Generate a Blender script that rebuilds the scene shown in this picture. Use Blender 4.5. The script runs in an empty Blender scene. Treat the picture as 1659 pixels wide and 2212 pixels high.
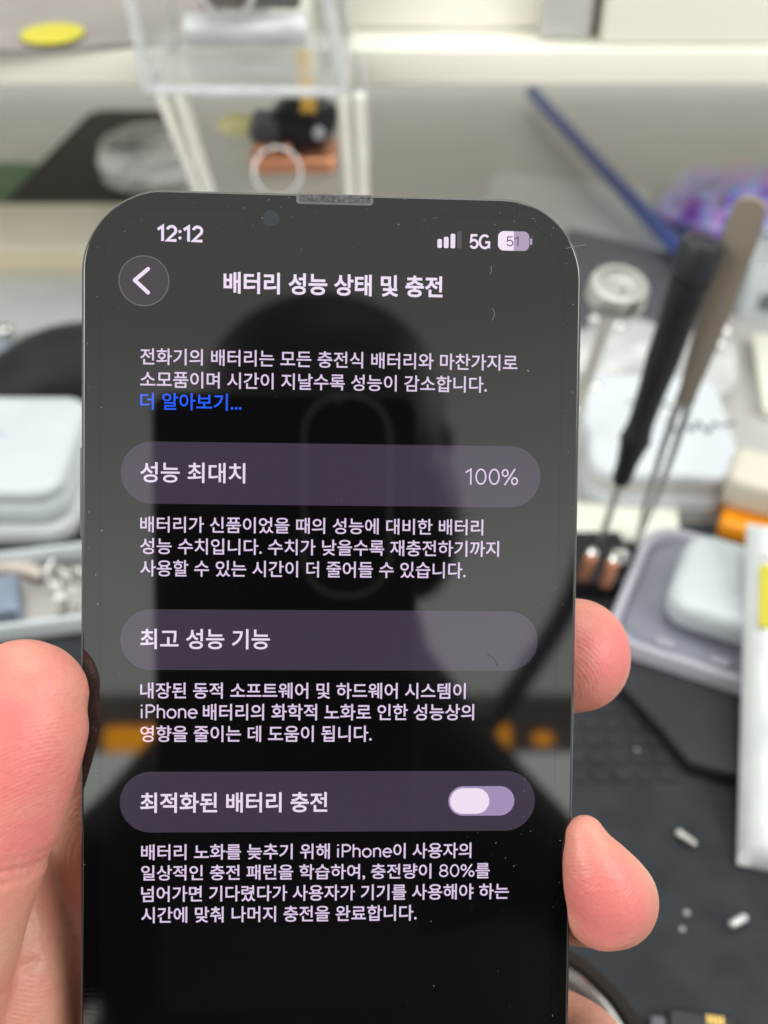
import bpy, bmesh, math, random
from mathutils import Vector, Matrix, Euler
random.seed(7)
S = bpy.context.scene
COL = S.collection
R = math.radians

# ------------------------------------------------------------------ camera
H = 0.27                      # height of the lens over the desk
PITCH = R(42)                 # looking down
TAN = math.tan(R(26))         # half of the tall field of view
F = 1106 / TAN
RX = Vector((1, 0, 0))
UP = Vector((0, math.sin(PITCH), math.cos(PITCH)))
BK = Vector((0, -math.cos(PITCH), math.sin(PITCH)))
CAM = Vector((0, 0, H))
cd = bpy.data.cameras.new('camera')
cam = bpy.data.objects.new('camera', cd)
COL.objects.link(cam)
cam.matrix_world = Matrix(((RX.x, UP.x, BK.x, 0), (RX.y, UP.y, BK.y, 0), (RX.z, UP.z, BK.z, H), (0, 0, 0, 1)))
cd.sensor_fit = 'VERTICAL'
cd.sensor_height = 24
cd.lens = 12 / TAN
cd.clip_start = 0.004
cd.clip_end = 50
cd.dof.use_dof = True
cd.dof.focus_distance = 0.150
cd.dof.aperture_fstop = 9.6
S.camera = cam

# ------------------------------------------------------------------ room light
w = bpy.data.worlds.new('World')
S.world = w
w.use_nodes = True
nt = w.node_tree
bg = nt.nodes['Background']
tc = nt.nodes.new('ShaderNodeTexCoord')
sx = nt.nodes.new('ShaderNodeSeparateXYZ')
rp = nt.nodes.new('ShaderNodeValToRGB')
nt.links.new(tc.outputs['Generated'], sx.inputs[0])
nt.links.new(sx.outputs['Z'], rp.inputs[0])
nt.links.new(rp.outputs[0], bg.inputs['Color'])
e = rp.color_ramp.elements
e[0].position = 0.0
e[0].color = (0.40, 0.40, 0.39, 1)
e[1].position = 1.0
e[1].color = (0.80, 0.82, 0.80, 1)
q = e.new(0.35)
q.color = (2.0, 2.0, 1.95, 1)
q = e.new(0.56)
q.color = (1.58, 1.58, 1.53, 1)
q = e.new(0.74)
q.color = (0.84, 0.85, 0.81, 1)
bg.inputs['Strength'].default_value = 0.84

def lamp(name, loc, aim, size, power, color=(1, 0.995, 0.97)):
    l = bpy.data.lights.new(name, 'AREA')
    l.shape = 'RECTANGLE'
    l.size, l.size_y = size
    l.energy = power
    l.color = color
    o = bpy.data.objects.new(name, l)
    COL.objects.link(o)
    o.location = loc
    o.rotation_euler = (Vector(aim) - Vector(loc)).to_track_quat('-Z', 'Y').to_euler()
    return o
lamp('ceiling_and_fill_lamp', (0.2, 0.55, 1.5), (0.1, 0.35, 0), (1.0, 0.5), 10.0)
lamp('ceiling_and_fill_lamp', (-1.15, -0.55, 1.15), (0, 0.35, 0.08), (0.9, 0.5), 14.0)  # fill light added at left front to brighten the shelf's front edge
lamp('ceiling_and_fill_lamp', (1.15, -0.45, 1.25), (0.05, 0.35, 0.08), (0.9, 0.5), 14.0)  # matching fill added at right front, also lights the phone's rim

S.view_settings.view_transform = 'Standard'
S.view_settings.look = 'None'
S.view_settings.exposure = 0
S.view_settings.gamma = 1
S.view_settings.use_curve_mapping = False
S.render.engine = 'CYCLES'
S.cycles.use_denoising = True
S.cycles.max_bounces = 10
S.cycles.transparent_max_bounces = 16
S.cycles.caustics_reflective = False
S.cycles.caustics_refractive = False

# ------------------------------------------------------------------ where things stand
def W(x, y, z):               # millimetres seen from the lens (right, up, back) -> metres in the room
    return CAM + (RX * x + UP * y + BK * z) / 1000
def ray(u, v):
    return RX * ((u - 829.5) / F) - UP * ((v - 1106) / F) - BK
def at_z(u, v, z=0.0):        # point of height z in that direction
    d = ray(u, v)
    return CAM + d * ((z - H) / d.z)
def at_y(u, v, y):            # point on the upright plane at depth y
    d = ray(u, v)
    return CAM + d * (y / d.y)

POSE = (0.03488792875227764, 0.0506359958940293, -0.010077690165334859, -6.857451068292088, 45.300288224127534, -148.68453055610684)
ROT = Matrix.Rotation(POSE[2], 3, 'Z') @ Matrix.Rotation(POSE[1], 3, 'Y') @ Matrix.Rotation(POSE[0], 3, 'X')
CM = Matrix((RX, UP, BK)).transposed()
PM = (CM @ ROT).to_4x4()
PM.translation = W(*POSE[3:])
def P(x, y, z=0.0):           # phone millimetres -> room
    return PM @ Vector((x / 1000, y / 1000, z / 1000))
PN = (CM @ ROT).col[2].normalized()
PO = PM.translation.copy()
def refl(u, v, zc):           # where the screen's mirror shows, zc mm behind the lens
    d = ray(u, v).normalized()
    t = (PO - CAM).dot(PN) / d.dot(PN)
    h = CAM + d * t
    r = d - 2 * d.dot(PN) * PN
    k = (zc / 1000 - (h - CAM).dot(BK)) / r.dot(BK)
    return h + r * k

# ------------------------------------------------------------------ materials
def lin(c):
    return tuple((x / 255 / 12.92) if x / 255 <= 0.04045 else ((x / 255 + 0.055) / 1.055) ** 2.4 for x in c) + (1,)
def mat(name, c, rough=0.5, metal=0.0, var=0.12, scale=60, bump=0.0, bscale=300, emit=None, estr=1.0, ior=1.5, sss=0.0, coat=0.0, coords='Object'):
    m = bpy.data.materials.new(name)
    m.use_nodes = True
    n = m.node_tree
    b = n.nodes['Principled BSDF']
    b.inputs['Roughness'].default_value = rough
    b.inputs['Metallic'].default_value = metal
    b.inputs['IOR'].default_value = ior
    b.inputs['Coat Weight'].default_value = coat
    t = n.nodes.new('ShaderNodeTexCoord')
    z = n.nodes.new('ShaderNodeTexNoise')
    z.inputs['Scale'].default_value = scale
    z.inputs['Detail'].default_value = 4
    n.links.new(t.outputs[coords], z.inputs['Vector'])
    r = n.nodes.new('ShaderNodeValToRGB')
    c = tuple(c[:3])
    r.color_ramp.elements[0].position = 0.3
    r.color_ramp.elements[1].position = 0.7
    r.color_ramp.elements[0].color = tuple(x * (1 - var) for x in c) + (1,)
    r.color_ramp.elements[1].color = tuple(min(1, x * (1 + var)) for x in c) + (1,)
    n.links.new(z.outputs['Fac'], r.inputs[0])
    n.links.new(r.outputs[0], b.inputs['Base Color'])
    if bump:
        z2 = n.nodes.new('ShaderNodeTexNoise')
        z2.inputs['Scale'].default_value = bscale
        z2.inputs['Detail'].default_value = 5
        n.links.new(t.outputs[coords], z2.inputs['Vector'])
        bp = n.nodes.new('ShaderNodeBump')
        bp.inputs['Strength'].default_value = bump
        bp.inputs['Distance'].default_value = 0.001
        n.links.new(z2.outputs['Fac'], bp.inputs['Height'])
        n.links.new(bp.outputs[0], b.inputs['Normal'])
    if emit:
        b.inputs['Emission Color'].default_value = tuple(emit[:3]) + (1,)
        b.inputs['Emission Strength'].default_value = estr
    if sss:
        b.inputs['Subsurface Weight'].default_value = sss
        b.inputs['Subsurface Radius'].default_value = (1, 0.3, 0.2)
        b.inputs['Subsurface Scale'].default_value = 0.003
    return m
def clear(name, tint=(0.985, 0.99, 0.99), haze=0.12, rough=0.08, bump=0.0, bscale=120):   # thin clear plastic: sees through, shines, a little milky
    m = bpy.data.materials.new(name)
    m.use_nodes = True
    n = m.node_tree
    n.nodes.remove(n.nodes['Principled BSDF'])
    out = n.nodes['Material Output']
    tr = n.nodes.new('ShaderNodeBsdfTransparent')
    tr.inputs[0].default_value = tuple(tint) + (1,)
    df = n.nodes.new('ShaderNodeBsdfDiffuse')
    df.inputs[0].default_value = (0.8, 0.82, 0.82, 1)
    gl = n.nodes.new('ShaderNodeBsdfGlossy')
    gl.inputs['Roughness'].default_value = rough
    m1 = n.nodes.new('ShaderNodeMixShader')
    nz = n.nodes.new('ShaderNodeTexNoise')
    nz.inputs['Scale'].default_value = bscale
    tcn = n.nodes.new('ShaderNodeTexCoord')
    n.links.new(tcn.outputs['Object'], nz.inputs['Vector'])
    mr = n.nodes.new('ShaderNodeMapRange')
    mr.inputs['To Min'].default_value = haze * 0.5
    mr.inputs['To Max'].default_value = haze * 1.5
    n.links.new(nz.outputs['Fac'], mr.inputs['Value'])
    n.links.new(mr.outputs[0], m1.inputs[0])
    n.links.new(tr.outputs[0], m1.inputs[1])
    n.links.new(df.outputs[0], m1.inputs[2])
    fr = n.nodes.new('ShaderNodeLayerWeight')
    fr.inputs[0].default_value = 0.5
    pw_ = n.nodes.new('ShaderNodeMath'); pw_.operation = 'POWER'
    n.links.new(fr.outputs['Facing'], pw_.inputs[0]); pw_.inputs[1].default_value = 4
    ma = n.nodes.new('ShaderNodeMath'); ma.operation = 'MULTIPLY_ADD'
    n.links.new(pw_.outputs[0], ma.inputs[0]); ma.inputs[1].default_value = 0.4; ma.inputs[2].default_value = 0.04
    m2 = n.nodes.new('ShaderNodeMixShader')
    n.links.new(ma.outputs[0], m2.inputs[0])
    n.links.new(m1.outputs[0], m2.inputs[1])
    n.links.new(gl.outputs[0], m2.inputs[2])
    if bump:
        bp = n.nodes.new('ShaderNodeBump')
        bp.inputs['Strength'].default_value = bump
        bp.inputs['Distance'].default_value = 0.003
        n.links.new(nz.outputs['Fac'], bp.inputs['Height'])
        n.links.new(bp.outputs[0], gl.inputs['Normal'])
        n.links.new(bp.outputs[0], fr.inputs['Normal'])
    n.links.new(m2.outputs[0], out.inputs[0])
    return m

M = dict(
    white=mat('white_plastic', (0.52, 0.57, 0.59), 0.35, var=0.03),
    white2=mat('white_satin', (0.50, 0.53, 0.54), 0.45, var=0.04),
    bluewhite=mat('bluish_white_plastic', (0.54, 0.60, 0.66), 0.4, var=0.04),
    cream=mat('cream_laminate', (0.79, 0.775, 0.68), 0.4, var=0.03, scale=12),
    desk=mat('desk_laminate', (0.49, 0.48, 0.46), 0.45, var=0.05, scale=10, bump=0.05),
    beige=mat('beige_card', (0.60, 0.54, 0.38), 0.6, var=0.05, scale=20),
    card=mat('pale_card', (0.62, 0.59, 0.49), 0.6, var=0.05, scale=20),
    grey=mat('grey_plastic', (0.33, 0.34, 0.35), 0.45, var=0.06),
    slate=mat('slate_plastic', (0.10, 0.105, 0.125), 0.5, var=0.10),
    mat=mat('dark_rubber', (0.021, 0.025, 0.030), 0.7, var=0.3, scale=90, ior=1.38, bump=0.25, bscale=1500),
    black=mat('black_plastic', (0.012, 0.012, 0.015), 0.35, var=0.2, ior=1.38),
    blacksoft=mat('black_satin', (0.020, 0.021, 0.026), 0.5, var=0.2, ior=1.38),
    brown=mat('brown_black_glass', (0.022, 0.017, 0.014), 0.6, var=0.2, scale=15, ior=1.25),
    ribbon=mat('gold_flex', (0.72, 0.44, 0.08), 0.4, 0.2),
    gold=mat('gold_contact', (0.75, 0.50, 0.14), 0.3, 0.7),
    copper=mat('copper', (0.70, 0.32, 0.18), 0.3, 0.8, var=0.2),
    satin=mat('satin_silver', (0.60, 0.62, 0.63), 0.45, 0.35),
    lid=mat('pale_lid', (0.60, 0.645, 0.685), 0.35, var=0.04),
    filling=mat('white_filling', (0.80, 0.83, 0.85), 0.5, var=0.08, scale=80),
    steel=mat('steel', (0.58, 0.57, 0.54), 0.30, 0.9),
    chrome=mat('bright_steel', (0.78, 0.78, 0.76), 0.16, 1.0),
    bronze=mat('grey_bronze', (0.33, 0.29, 0.235), 0.42, 0.55, var=0.06),
    silver=mat('silver_paint', (0.62, 0.64, 0.65), 0.28, 0.6),
    blue=mat('blue_plastic', (0.045, 0.085, 0.34), 0.35),
    sky=mat('light_blue_film', (0.20, 0.34, 0.62), 0.4, var=0.2),
    purple=mat('purple_film', (0.13, 0.045, 0.26), 0.35, var=0.3),
    pink=mat('pink_film', (0.55, 0.14, 0.45), 0.4, var=0.2),
    red=mat('rose_film', (0.55, 0.24, 0.28), 0.4, var=0.2),
    lilac=mat('grey_lilac_film', (0.30, 0.31, 0.42), 0.4, var=0.15),
    orange=mat('orange_plastic', (0.85, 0.30, 0.005), 0.4, var=0.06),
    yellow=mat('yellow_label', (0.50, 0.45, 0.004), 0.45, var=0.05),
    green=mat('green_mat', (0.07, 0.17, 0.07), 0.6, var=0.1),
    ink=mat('dark_ink', (0.10, 0.11, 0.13), 0.6),
    bluemark=mat('blue_ink', (0.25, 0.35, 0.62), 0.6),
    tan=mat('tan_adhesive', (0.45, 0.36, 0.20), 0.5),
    foil=mat('white_foil', (0.66, 0.70, 0.69), 0.30, var=0.05, bump=0.8, bscale=70),
    greybag=mat('grey_bag', (0.24, 0.22, 0.205), 0.5, var=0.12, scale=25),
    acrylic=clear('clear_acrylic', haze=0.055, rough=0.05),
    edge=mat('acrylic_cut_edge', (0.70, 0.69, 0.62), 0.3, var=0.06),
    bag=clear('clear_bag', haze=0.42, rough=0.2, bump=0.9, bscale=60),
    film=clear('clear_film', haze=0.20, rough=0.12, bump=1.0, bscale=45),
    frost=clear('frosted_plastic', tint=(0.88, 0.89, 0.90), haze=0.5, rough=0.25),
)

# ------------------------------------------------------------------ builders
def link(name, me, m=None, parent=None):
    o = bpy.data.objects.new(name, me)
    COL.objects.link(o)
    if m is not None:
        me.materials.append(m)
    if parent is not None:
        o.parent = parent
    return o
def mesh(name, verts, faces, m=None, parent=None, smooth=False):
    me = bpy.data.meshes.new(name)
    me.from_pydata([tuple(v) for v in verts], [], faces)
    if smooth:
        for p in me.polygons:
            p.use_smooth = True
    return link(name, me, m, parent)
def fin(name, bm, m=None, parent=None, smooth=True):
    bmesh.ops.recalc_face_normals(bm, faces=bm.faces)
    me = bpy.data.meshes.new(name)
    bm.to_mesh(me)
    bm.free()
    if smooth:
        for p in me.polygons:
            p.use_smooth = True
        me.set_sharp_from_angle(angle=R(40))
        for p in me.polygons:
            if abs(p.normal.z) > 0.9999 and p.loop_total > 5: p.use_smooth = False
    return link(name, me, m, parent)
def tag(o, label=None, cat=None, group=None, kind=None):
    if label: o['label'] = label
    if cat: o['category'] = cat
    if group: o['group'] = group
    if kind: o['kind'] = kind
    return o
def thing(name, label, cat, loc, rot=(0, 0, 0), group=None):
    o = bpy.data.objects.new(name, None)
    COL.objects.link(o)
    o.empty_display_size = 0.01
    o.location = loc
    o.rotation_euler = rot
    return tag(o, label, cat, group)
def rrect(w_, h_, r, n=10, cx=0.0, cy=0.0):           # outline, counter-clockwise
    out = []
    r = min(r, w_ / 2, h_ / 2)
    for sx_, sy_, a0 in ((1, 1, 0), (-1, 1, 90), (-1, -1, 180), (1, -1, 270)):
        for k in range(n + 1):
            a = R(a0 + 90 * k / n)
            out.append((cx + sx_ * (w_ / 2 - r) + r * math.cos(a), cy + sy_ * (h_ / 2 - r) + r * math.sin(a)))
    return out
def add_prism(bm, pts, z0, z1, bev=0.0, seg=3):       # outline extruded, rounded at top and bottom rims
    layers = []
    if bev <= 0:
        layers = [(0, z0), (0, z1)]
    else:
        for k in range(seg + 1):
            a = math.pi / 2 * k / seg
            layers.append((bev * (1 - math.sin(a)), z0 + bev * (1 - math.cos(a))))
        for k in range(seg + 1):
            a = math.pi / 2 * k / seg
            layers.append((bev * (1 - math.cos(a)), z1 - bev * (1 - math.sin(a))))
    n = len(pts)
    def inset(d):
        res = []
        for i in range(n):
            a, b, c = Vector(pts[i - 1]), Vector(pts[i]), Vector(pts[(i + 1) % n])
            e1, e2 = (b - a), (c - b)
            n1 = Vector((-e1.y, e1.x)).normalized() if e1.length > 1e-9 else Vector((0, 0))
            n2 = Vector((-e2.y, e2.x)).normalized() if e2.length > 1e-9 else n1
            if n1.length == 0: n1 = n2
            nn = (n1 + n2)
            nn = nn.normalized() if nn.length > 1e-9 else n1
            k = max(0.4, nn.dot(n1))
            res.append(b + nn * d / k)
        return res
    rings = []
    for d, z in layers:
        q_ = inset(d) if d else [Vector(p) for p in pts]
        rings.append([bm.verts.new((p[0], p[1], z)) for p in q_])
    for a, b in zip(rings, rings[1:]):
        for i in range(n):
            bm.faces.new((a[i], a[(i + 1) % n], b[(i + 1) % n], b[i]))
    bm.faces.new(list(reversed(rings[0])))
    bm.faces.new(rings[-1])
def prism(name, pts, z0, z1, m, parent=None, bev=0.0, seg=3):
    bm = bmesh.new()
    add_prism(bm, pts, z0, z1, bev, seg)
    return fin(name, bm, m, parent)
def box(name, sx_, sy_, z0, z1, m, parent=None, bev=0.001, r=0.002, cx=0.0, cy=0.0):
    return prism(name, rrect(sx_, sy_, r, 5, cx, cy), z0, z1, m, parent, bev)
def add_lathe(bm, prof, n=40, mtx=Matrix()):
    rings = []
    for r, z in prof:
        if r < 1e-7:
            rings.append([bm.verts.new(mtx @ Vector((0, 0, z)))])
        else:
            rings.append([bm.verts.new(mtx @ Vector((r * math.cos(2 * math.pi * k / n), r * math.sin(2 * math.pi * k / n), z))) for k in range(n)])
    for a, b in zip(rings, rings[1:]):
        for k in range(n):
            k2 = (k + 1) % n
            if len(a) == 1 and len(b) == 1: continue
            if len(a) == 1: bm.faces.new((a[0], b[k2], b[k]))
            elif len(b) == 1: bm.faces.new((a[k], a[k2], b[0]))
            else: bm.faces.new((a[k], a[k2], b[k2], b[k]))
def lathe(name, prof, m, parent=None, n=40, mtx=Matrix()):
    bm = bmesh.new()
    add_lathe(bm, prof, n, mtx)
    return fin(name, bm, m, parent)
def cr(p, t):                                        # Catmull-Rom through a list of Vectors
    n = len(p) - 1
    i = min(int(t * n), n - 1)
    f = t * n - i
    a, b, c, d = p[max(i - 1, 0)], p[i], p[i + 1], p[min(i + 2, n)]
    return 0.5 * ((2 * b) + (c - a) * f + (2 * a - 5 * b + 4 * c - d) * f * f + (3 * b - a - 3 * c + d) * f ** 3)
def add_limb(bm, st, n=24, steps=60, side=Vector((0, 0, 1)), cap0=True, cap1=True):
    # st: (point, radius across, radius along `side`) ; smooth tube with domed ends
    ps = [Vector(s[0]) for s in st]
    ra = [Vector((s[1], s[2] if len(s) > 2 else s[1], 0)) for s in st]
    rings = []
    def frame(t):
        a = cr(ps, max(0, t - 0.01)); b = cr(ps, min(1, t + 0.01))
        d = (b - a).normalized()
        u_ = d.cross(side).normalized()
        return d, u_, u_.cross(d).normalized()
    def ring(c, u_, v_, r1, r2):
        return [c + u_ * (r1 * math.cos(2 * math.pi * k / n)) + v_ * (r2 * math.sin(2 * math.pi * k / n)) for k in range(n)]
    d, u_, v_ = frame(0)
    r = cr(ra, 0)
    if cap0:
        for k in range(1, 8):
            a = R(90 * k / 8)
            rings.append(ring(ps[0] - d * (min(r.x, r.y) * math.cos(a)), u_, v_, r.x * math.sin(a), r.y * math.sin(a)))
    for k in range(steps + 1):
        t = k / steps
        d, u_, v_ = frame(t)
        r = cr(ra, t)
        rings.append(ring(cr(ps, t), u_, v_, r.x, r.y))
    if cap1:
        for k in range(1, 8):
            a = R(90 * k / 8)
            rings.append(ring(ps[-1] + d * (min(r.x, r.y) * math.sin(a)), u_, v_, r.x * math.cos(a), r.y * math.cos(a)))
    vs = [[bm.verts.new(p) for p in g] for g in rings]
    for a, b in zip(vs, vs[1:]):
        for k in range(n):
            bm.faces.new((a[k], a[(k + 1) % n], b[(k + 1) % n], b[k]))
    bm.faces.new(list(reversed(vs[0])))
    bm.faces.new(vs[-1])
def tube(name, pts, r, m, parent=None, n=12, steps=40, side=Vector((0.13, 0.2, 0.97))):
    bm = bmesh.new()
    rr = r if isinstance(r, (list, tuple)) else [r] * len(pts)
    add_limb(bm, [(p, x) for p, x in zip(pts, rr)], n, steps, side)
    return fin(name, bm, m, parent)
def add_ball(bm, c, rx, ry, rz, mtx=Matrix.Identity(3)):
    q_ = bmesh.ops.create_icosphere(bm, subdivisions=4, radius=1)
    for v in q_['verts']:
        v.co = Vector(c) + mtx @ Vector((v.co.x * rx, v.co.y * ry, v.co.z * rz))
def melt(name, bm, voxel, smooth_n, m, parent=None):  # overlapping shapes become one continuous skin
    bmesh.ops.recalc_face_normals(bm, faces=bm.faces)
    me = bpy.data.meshes.new(name)
    bm.to_mesh(me)
    bm.free()
    t = bpy.data.objects.new(name + '_source', me)
    COL.objects.link(t)
    md = t.modifiers.new('r', 'REMESH')
    md.mode = 'VOXEL'
    md.voxel_size = voxel
    if smooth_n:
        sm = t.modifiers.new('s', 'SMOOTH')
        sm.factor = 0.5
        sm.iterations = smooth_n
    dg = bpy.context.evaluated_depsgraph_get()
    dg.update()
    out = bpy.data.meshes.new_from_object(t.evaluated_get(dg))
    bpy.data.objects.remove(t)
    bpy.data.meshes.remove(me)
    out.name = name
    for p in out.polygons:
        p.use_smooth = True
    out.materials.clear()
    return link(name, out, m, parent)
def face_cam_rot(zdir, xhint=Vector((1, 0, 0))):
    z = zdir.normalized()
    y = z.cross(xhint).normalized()
    x = y.cross(z)
    return Matrix((x, y, z)).transposed().to_euler()
def frame_px(pa, pb, normal=Vector((0, 0, 1))):       # rotation about the desk's normal so that x runs from pa to pb
    d = (pb - pa)
    return math.atan2(d.y, d.x)

#=====SETTING=====
# ------------------------------------------------------------------ the setting
desk = box('desk', 2.4, 1.75, -0.03, 0.0, M['desk'], bev=0.002, r=0.01)
desk.location = (0, 0.62, 0)
tag(desk, kind='structure')
backwall = box('wall', 2.6, 0.02, -0.6, 1.0, M['cream'], bev=0.001)
backwall.location = (0, 1.51, 0)
tag(backwall, 'pale wall behind the desk under the shelf', 'wall', kind='structure')

# black work mat
y1 = at_z(1300, 1140).y
wm = thing('work_mat', 'black rubber work mat with a grid of raised pads, under the tools at right', 'mat', (0.02, y1 - 0.14, 0))
box('mat_sheet', 0.46, 0.28, 0.0005, 0.003, M['mat'], wm, bev=0.0008, r=0.006)
bm = bmesh.new()
g0 = at_z(1330, 1600, 0.003) - Vector((0.02, y1 - 0.14, 0))
for i in range(-6, 3):
    for j in range(-2, 5):
        add_prism(bm, rrect(0.0052, 0.0046, 0.001, 3, g0.x + i * 0.0066, g0.y + j * 0.0062), 0.0028, 0.0036, 0.0002, 1)
g = fin('raised_pads', bm, M['mat'], wm)
g['kind'] = 'stuff'
bm = bmesh.new()
for k in range(12):
    x0 = random.uniform(0.05, 0.2); yy = random.uniform(-0.1, 0.06)
    add_lathe(bm, [(0, 0.0033), (random.uniform(0.0004, 0.0010), 0.0031), (0.0011, 0.0029)], 12, Matrix.Translation((x0, yy, 0)))
fin('grit', bm, M['grey'], wm)['kind'] = 'stuff'

#=====SHELF=====
# ------------------------------------------------------------------ shelf and what stands on it
zs = 0.116
ys = at_z(829, 189, zs).y
zt = at_y(829, 104, ys).z
shelf = thing('white_shelf', 'cream white shelf board running across the whole top of the scene', 'shelf', (0, ys, 0))
box('board', 1.8, 0.30, zs, zt, M['cream'], shelf, bev=0.002, r=0.003, cy=0.15)
for sx_ in (-0.8, 0.8):
    box('support', 0.02, 0.28, 0.0, zs - 0.0005, M['cream'], shelf, bev=0.001, cx=sx_, cy=0.15)
def on_shelf(u, v): return at_z(u, v, zt)
# boxes at right on the shelf
a = on_shelf(1292, 104); b = on_shelf(1680, 108)
o = box('white_carton', 0.17, 0.10, 0, 0.055, M['cream'], None, bev=0.001)
o.location = (a.x + 0.087, a.y + 0.053, zt + 0.0004)
tag(o, 'cream white carton on the shelf at the right end of the picture', 'box')
a = on_shelf(1168, 112)
o = box('grey_divider', (on_shelf(1290, 100).x - a.x) * 0.9, 0.09, 0, 0.08, M['grey'], None, bev=0.0015)
M['lightgrey'] = mat('light_grey_plastic', (0.48, 0.48, 0.46), 0.45, var=0.05)
o.data.materials[0] = M['lightgrey']
o.location = ((on_shelf(1228, 108).x), a.y + 0.058, zt + 0.0004)
tag(o, 'light grey upright block between the cartons on the shelf', 'box')
a = on_shelf(800, 96)
o = box('white_carton', 0.115, 0.09, 0, 0.019, M['cream'], None, bev=0.001)
o.location = (on_shelf(985, 80).x, a.y + 0.062, zt + 0.0004)
tag(o, 'low cream carton on the shelf behind the clear display stand', 'box')
o = box('dark_case', 0.06, 0.03, 0, 0.02, M['slate'], None, bev=0.004, r=0.008)
o.location = (at_y(1630, 10, a.y + 0.09).x, a.y + 0.09, zt + 0.0562)
tag(o, 'small dark case lying on top of the cream carton at upper right', 'case')
# grey bag with round yellow sticker lying over the shelf edge at left
t = thing('grey_bag', 'flat grey bag with an oval yellow sticker, on the shelf at upper left', 'bag', on_shelf(118, 103) + Vector((0, 0.001, 0.0006)), (0, 0, R(9)))
bm = bmesh.new()
pts = []
for i in range(25):
    for j in range(9):
        x = -0.085 + 0.17 * i / 24; y = -0.006 + 0.14 * j / 8
        d = min(1, min(i, 24 - i) / 4, (j + 0.01) / 3, (8 - j) / 3)
        pts.append((x, y, 0.0008 + 0.0012 * d ** 0.6 + 0.0004 * math.sin(i * 0.9 + j)))
n = len(pts)
vs = [bm.verts.new(p) for p in pts] + [bm.verts.new((p[0], p[1], 0)) for p in pts]
bm.verts.ensure_lookup_table()
for i in range(24):
    for j in range(8):
        k = i * 9 + j
        bm.faces.new((vs[k], vs[k + 9], vs[k + 10], vs[k + 1]))
        bm.faces.new((vs[n + k + 1], vs[n + k + 10], vs[n + k + 9], vs[n + k]))
for i in range(24):
    bm.faces.new((vs[i * 9], vs[n + i * 9], vs[n + i * 9 + 9], vs[i * 9 + 9]))
    bm.faces.new((vs[i * 9 + 17], vs[n + i * 9 + 17], vs[n + i * 9 + 8], vs[i * 9 + 8]))
for j in range(8):
    bm.faces.new((vs[j + 1], vs[n + j + 1], vs[n + j], vs[j]))
    bm.faces.new((vs[216 + j], vs[n + 216 + j], vs[n + 217 + j], vs[217 + j]))
fin('bag_sheet', bm, M['greybag'], t)
st_ = lathe('sticker', [(0, 0.0006), (0.0122, 0.0005), (0.0124, 0)], M['yellow'], t)
st_.location = (-0.001, 0.0068, 0.0021)

#=====ACRYLIC=====
# ------------------------------------------------------------------ clear acrylic stand
ya = 0.375
A = lambda u, v, dy=0.0: at_y(u, v, ya + dy)
bl, br_ = A(322, 196), A(742, 200)
tl, tr_ = A(272, -40), A(702, -40)
ast = thing('acrylic_stand', 'clear acrylic display stand on slim legs in front of the shelf', 'display stand', (0, 0, 0))
def slab(name, p0, p1, p2, p3, thick, m, parent):
    n_ = (p1 - p0).cross(p3 - p0).normalized() * thick / 2
    vs_ = [p + n_ for p in (p0, p1, p2, p3)] + [p - n_ for p in (p0, p1, p2, p3)]
    bm_ = bmesh.new()
    q_ = [bm_.verts.new(v) for v in vs_]
    for f_ in ((0, 1, 2, 3), (7, 6, 5, 4), (0, 4, 5, 1), (1, 5, 6, 2), (2, 6, 7, 3), (3, 7, 4, 0)):
        bm_.faces.new([q_[k] for k in f_])
    bmesh.ops.bevel(bm_, geom=list(bm_.edges), offset=thick * 0.15, segments=2, affect='EDGES')
    return fin(name, bm_, m, parent)
dv = Vector((0, 0.062, 0))
slab('front_panel', bl, br_, tr_, tl, 0.0025, M['acrylic'], ast)
slab('back_panel', bl + dv, br_ + dv, tr_ + dv, tl + dv, 0.0025, M['acrylic'], ast)
slab('side_panel', bl, bl + dv, tl + dv, tl, 0.003, M['acrylic'], ast)
slab('side_panel', br_, br_ + dv, tr_ + dv, tr_, 0.003, M['acrylic'], ast)
slab('floor_panel', bl, br_, br_ + dv, bl + dv, 0.003, M['acrylic'], ast)
for a_, b_ in ((bl, tl), (br_, tr_), (bl, br_), (br_ + dv, tr_ + dv)):
    tube('panel_edge', [a_, b_], 0.0021, M['frost'], ast, 10, 2)
for a_, b_ in ((bl + dv, tl + dv), (br_ + dv, tr_ + dv), (bl, bl + dv), (br_, br_ + dv)):
    tube('panel_edge', [a_, b_], 0.0017, M['frost'], ast, 10, 2)
for (u0, u1) in ((348, 432), (388, 450), (742, 757), (777, 786)):
    top = A(u0, 202); bot = A(u1, 412)
    bot = top + (bot - top) * ((top.z - 0.0008) / (top.z - bot.z))
    slab('leg', top + Vector((-0.0021, 0, 0)), top + Vector((0.0021, 0, 0)), bot + Vector((0.0021, 0, 0)), bot + Vector((-0.0021, 0, 0)), 0.006, M['edge'], ast)
zl = A(600, 425).z
lp0, lp1 = A(400, 425), A(800, 425)
slab('lower_plate', lp0, lp1, lp1 + dv, lp0 + dv, 0.003, M['acrylic'], ast)
tube('panel_edge', [A(778, 203) + dv * 0.5, A(790, 425) + dv * 0.5], 0.0014, M['frost'], ast, 10, 2)
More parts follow.
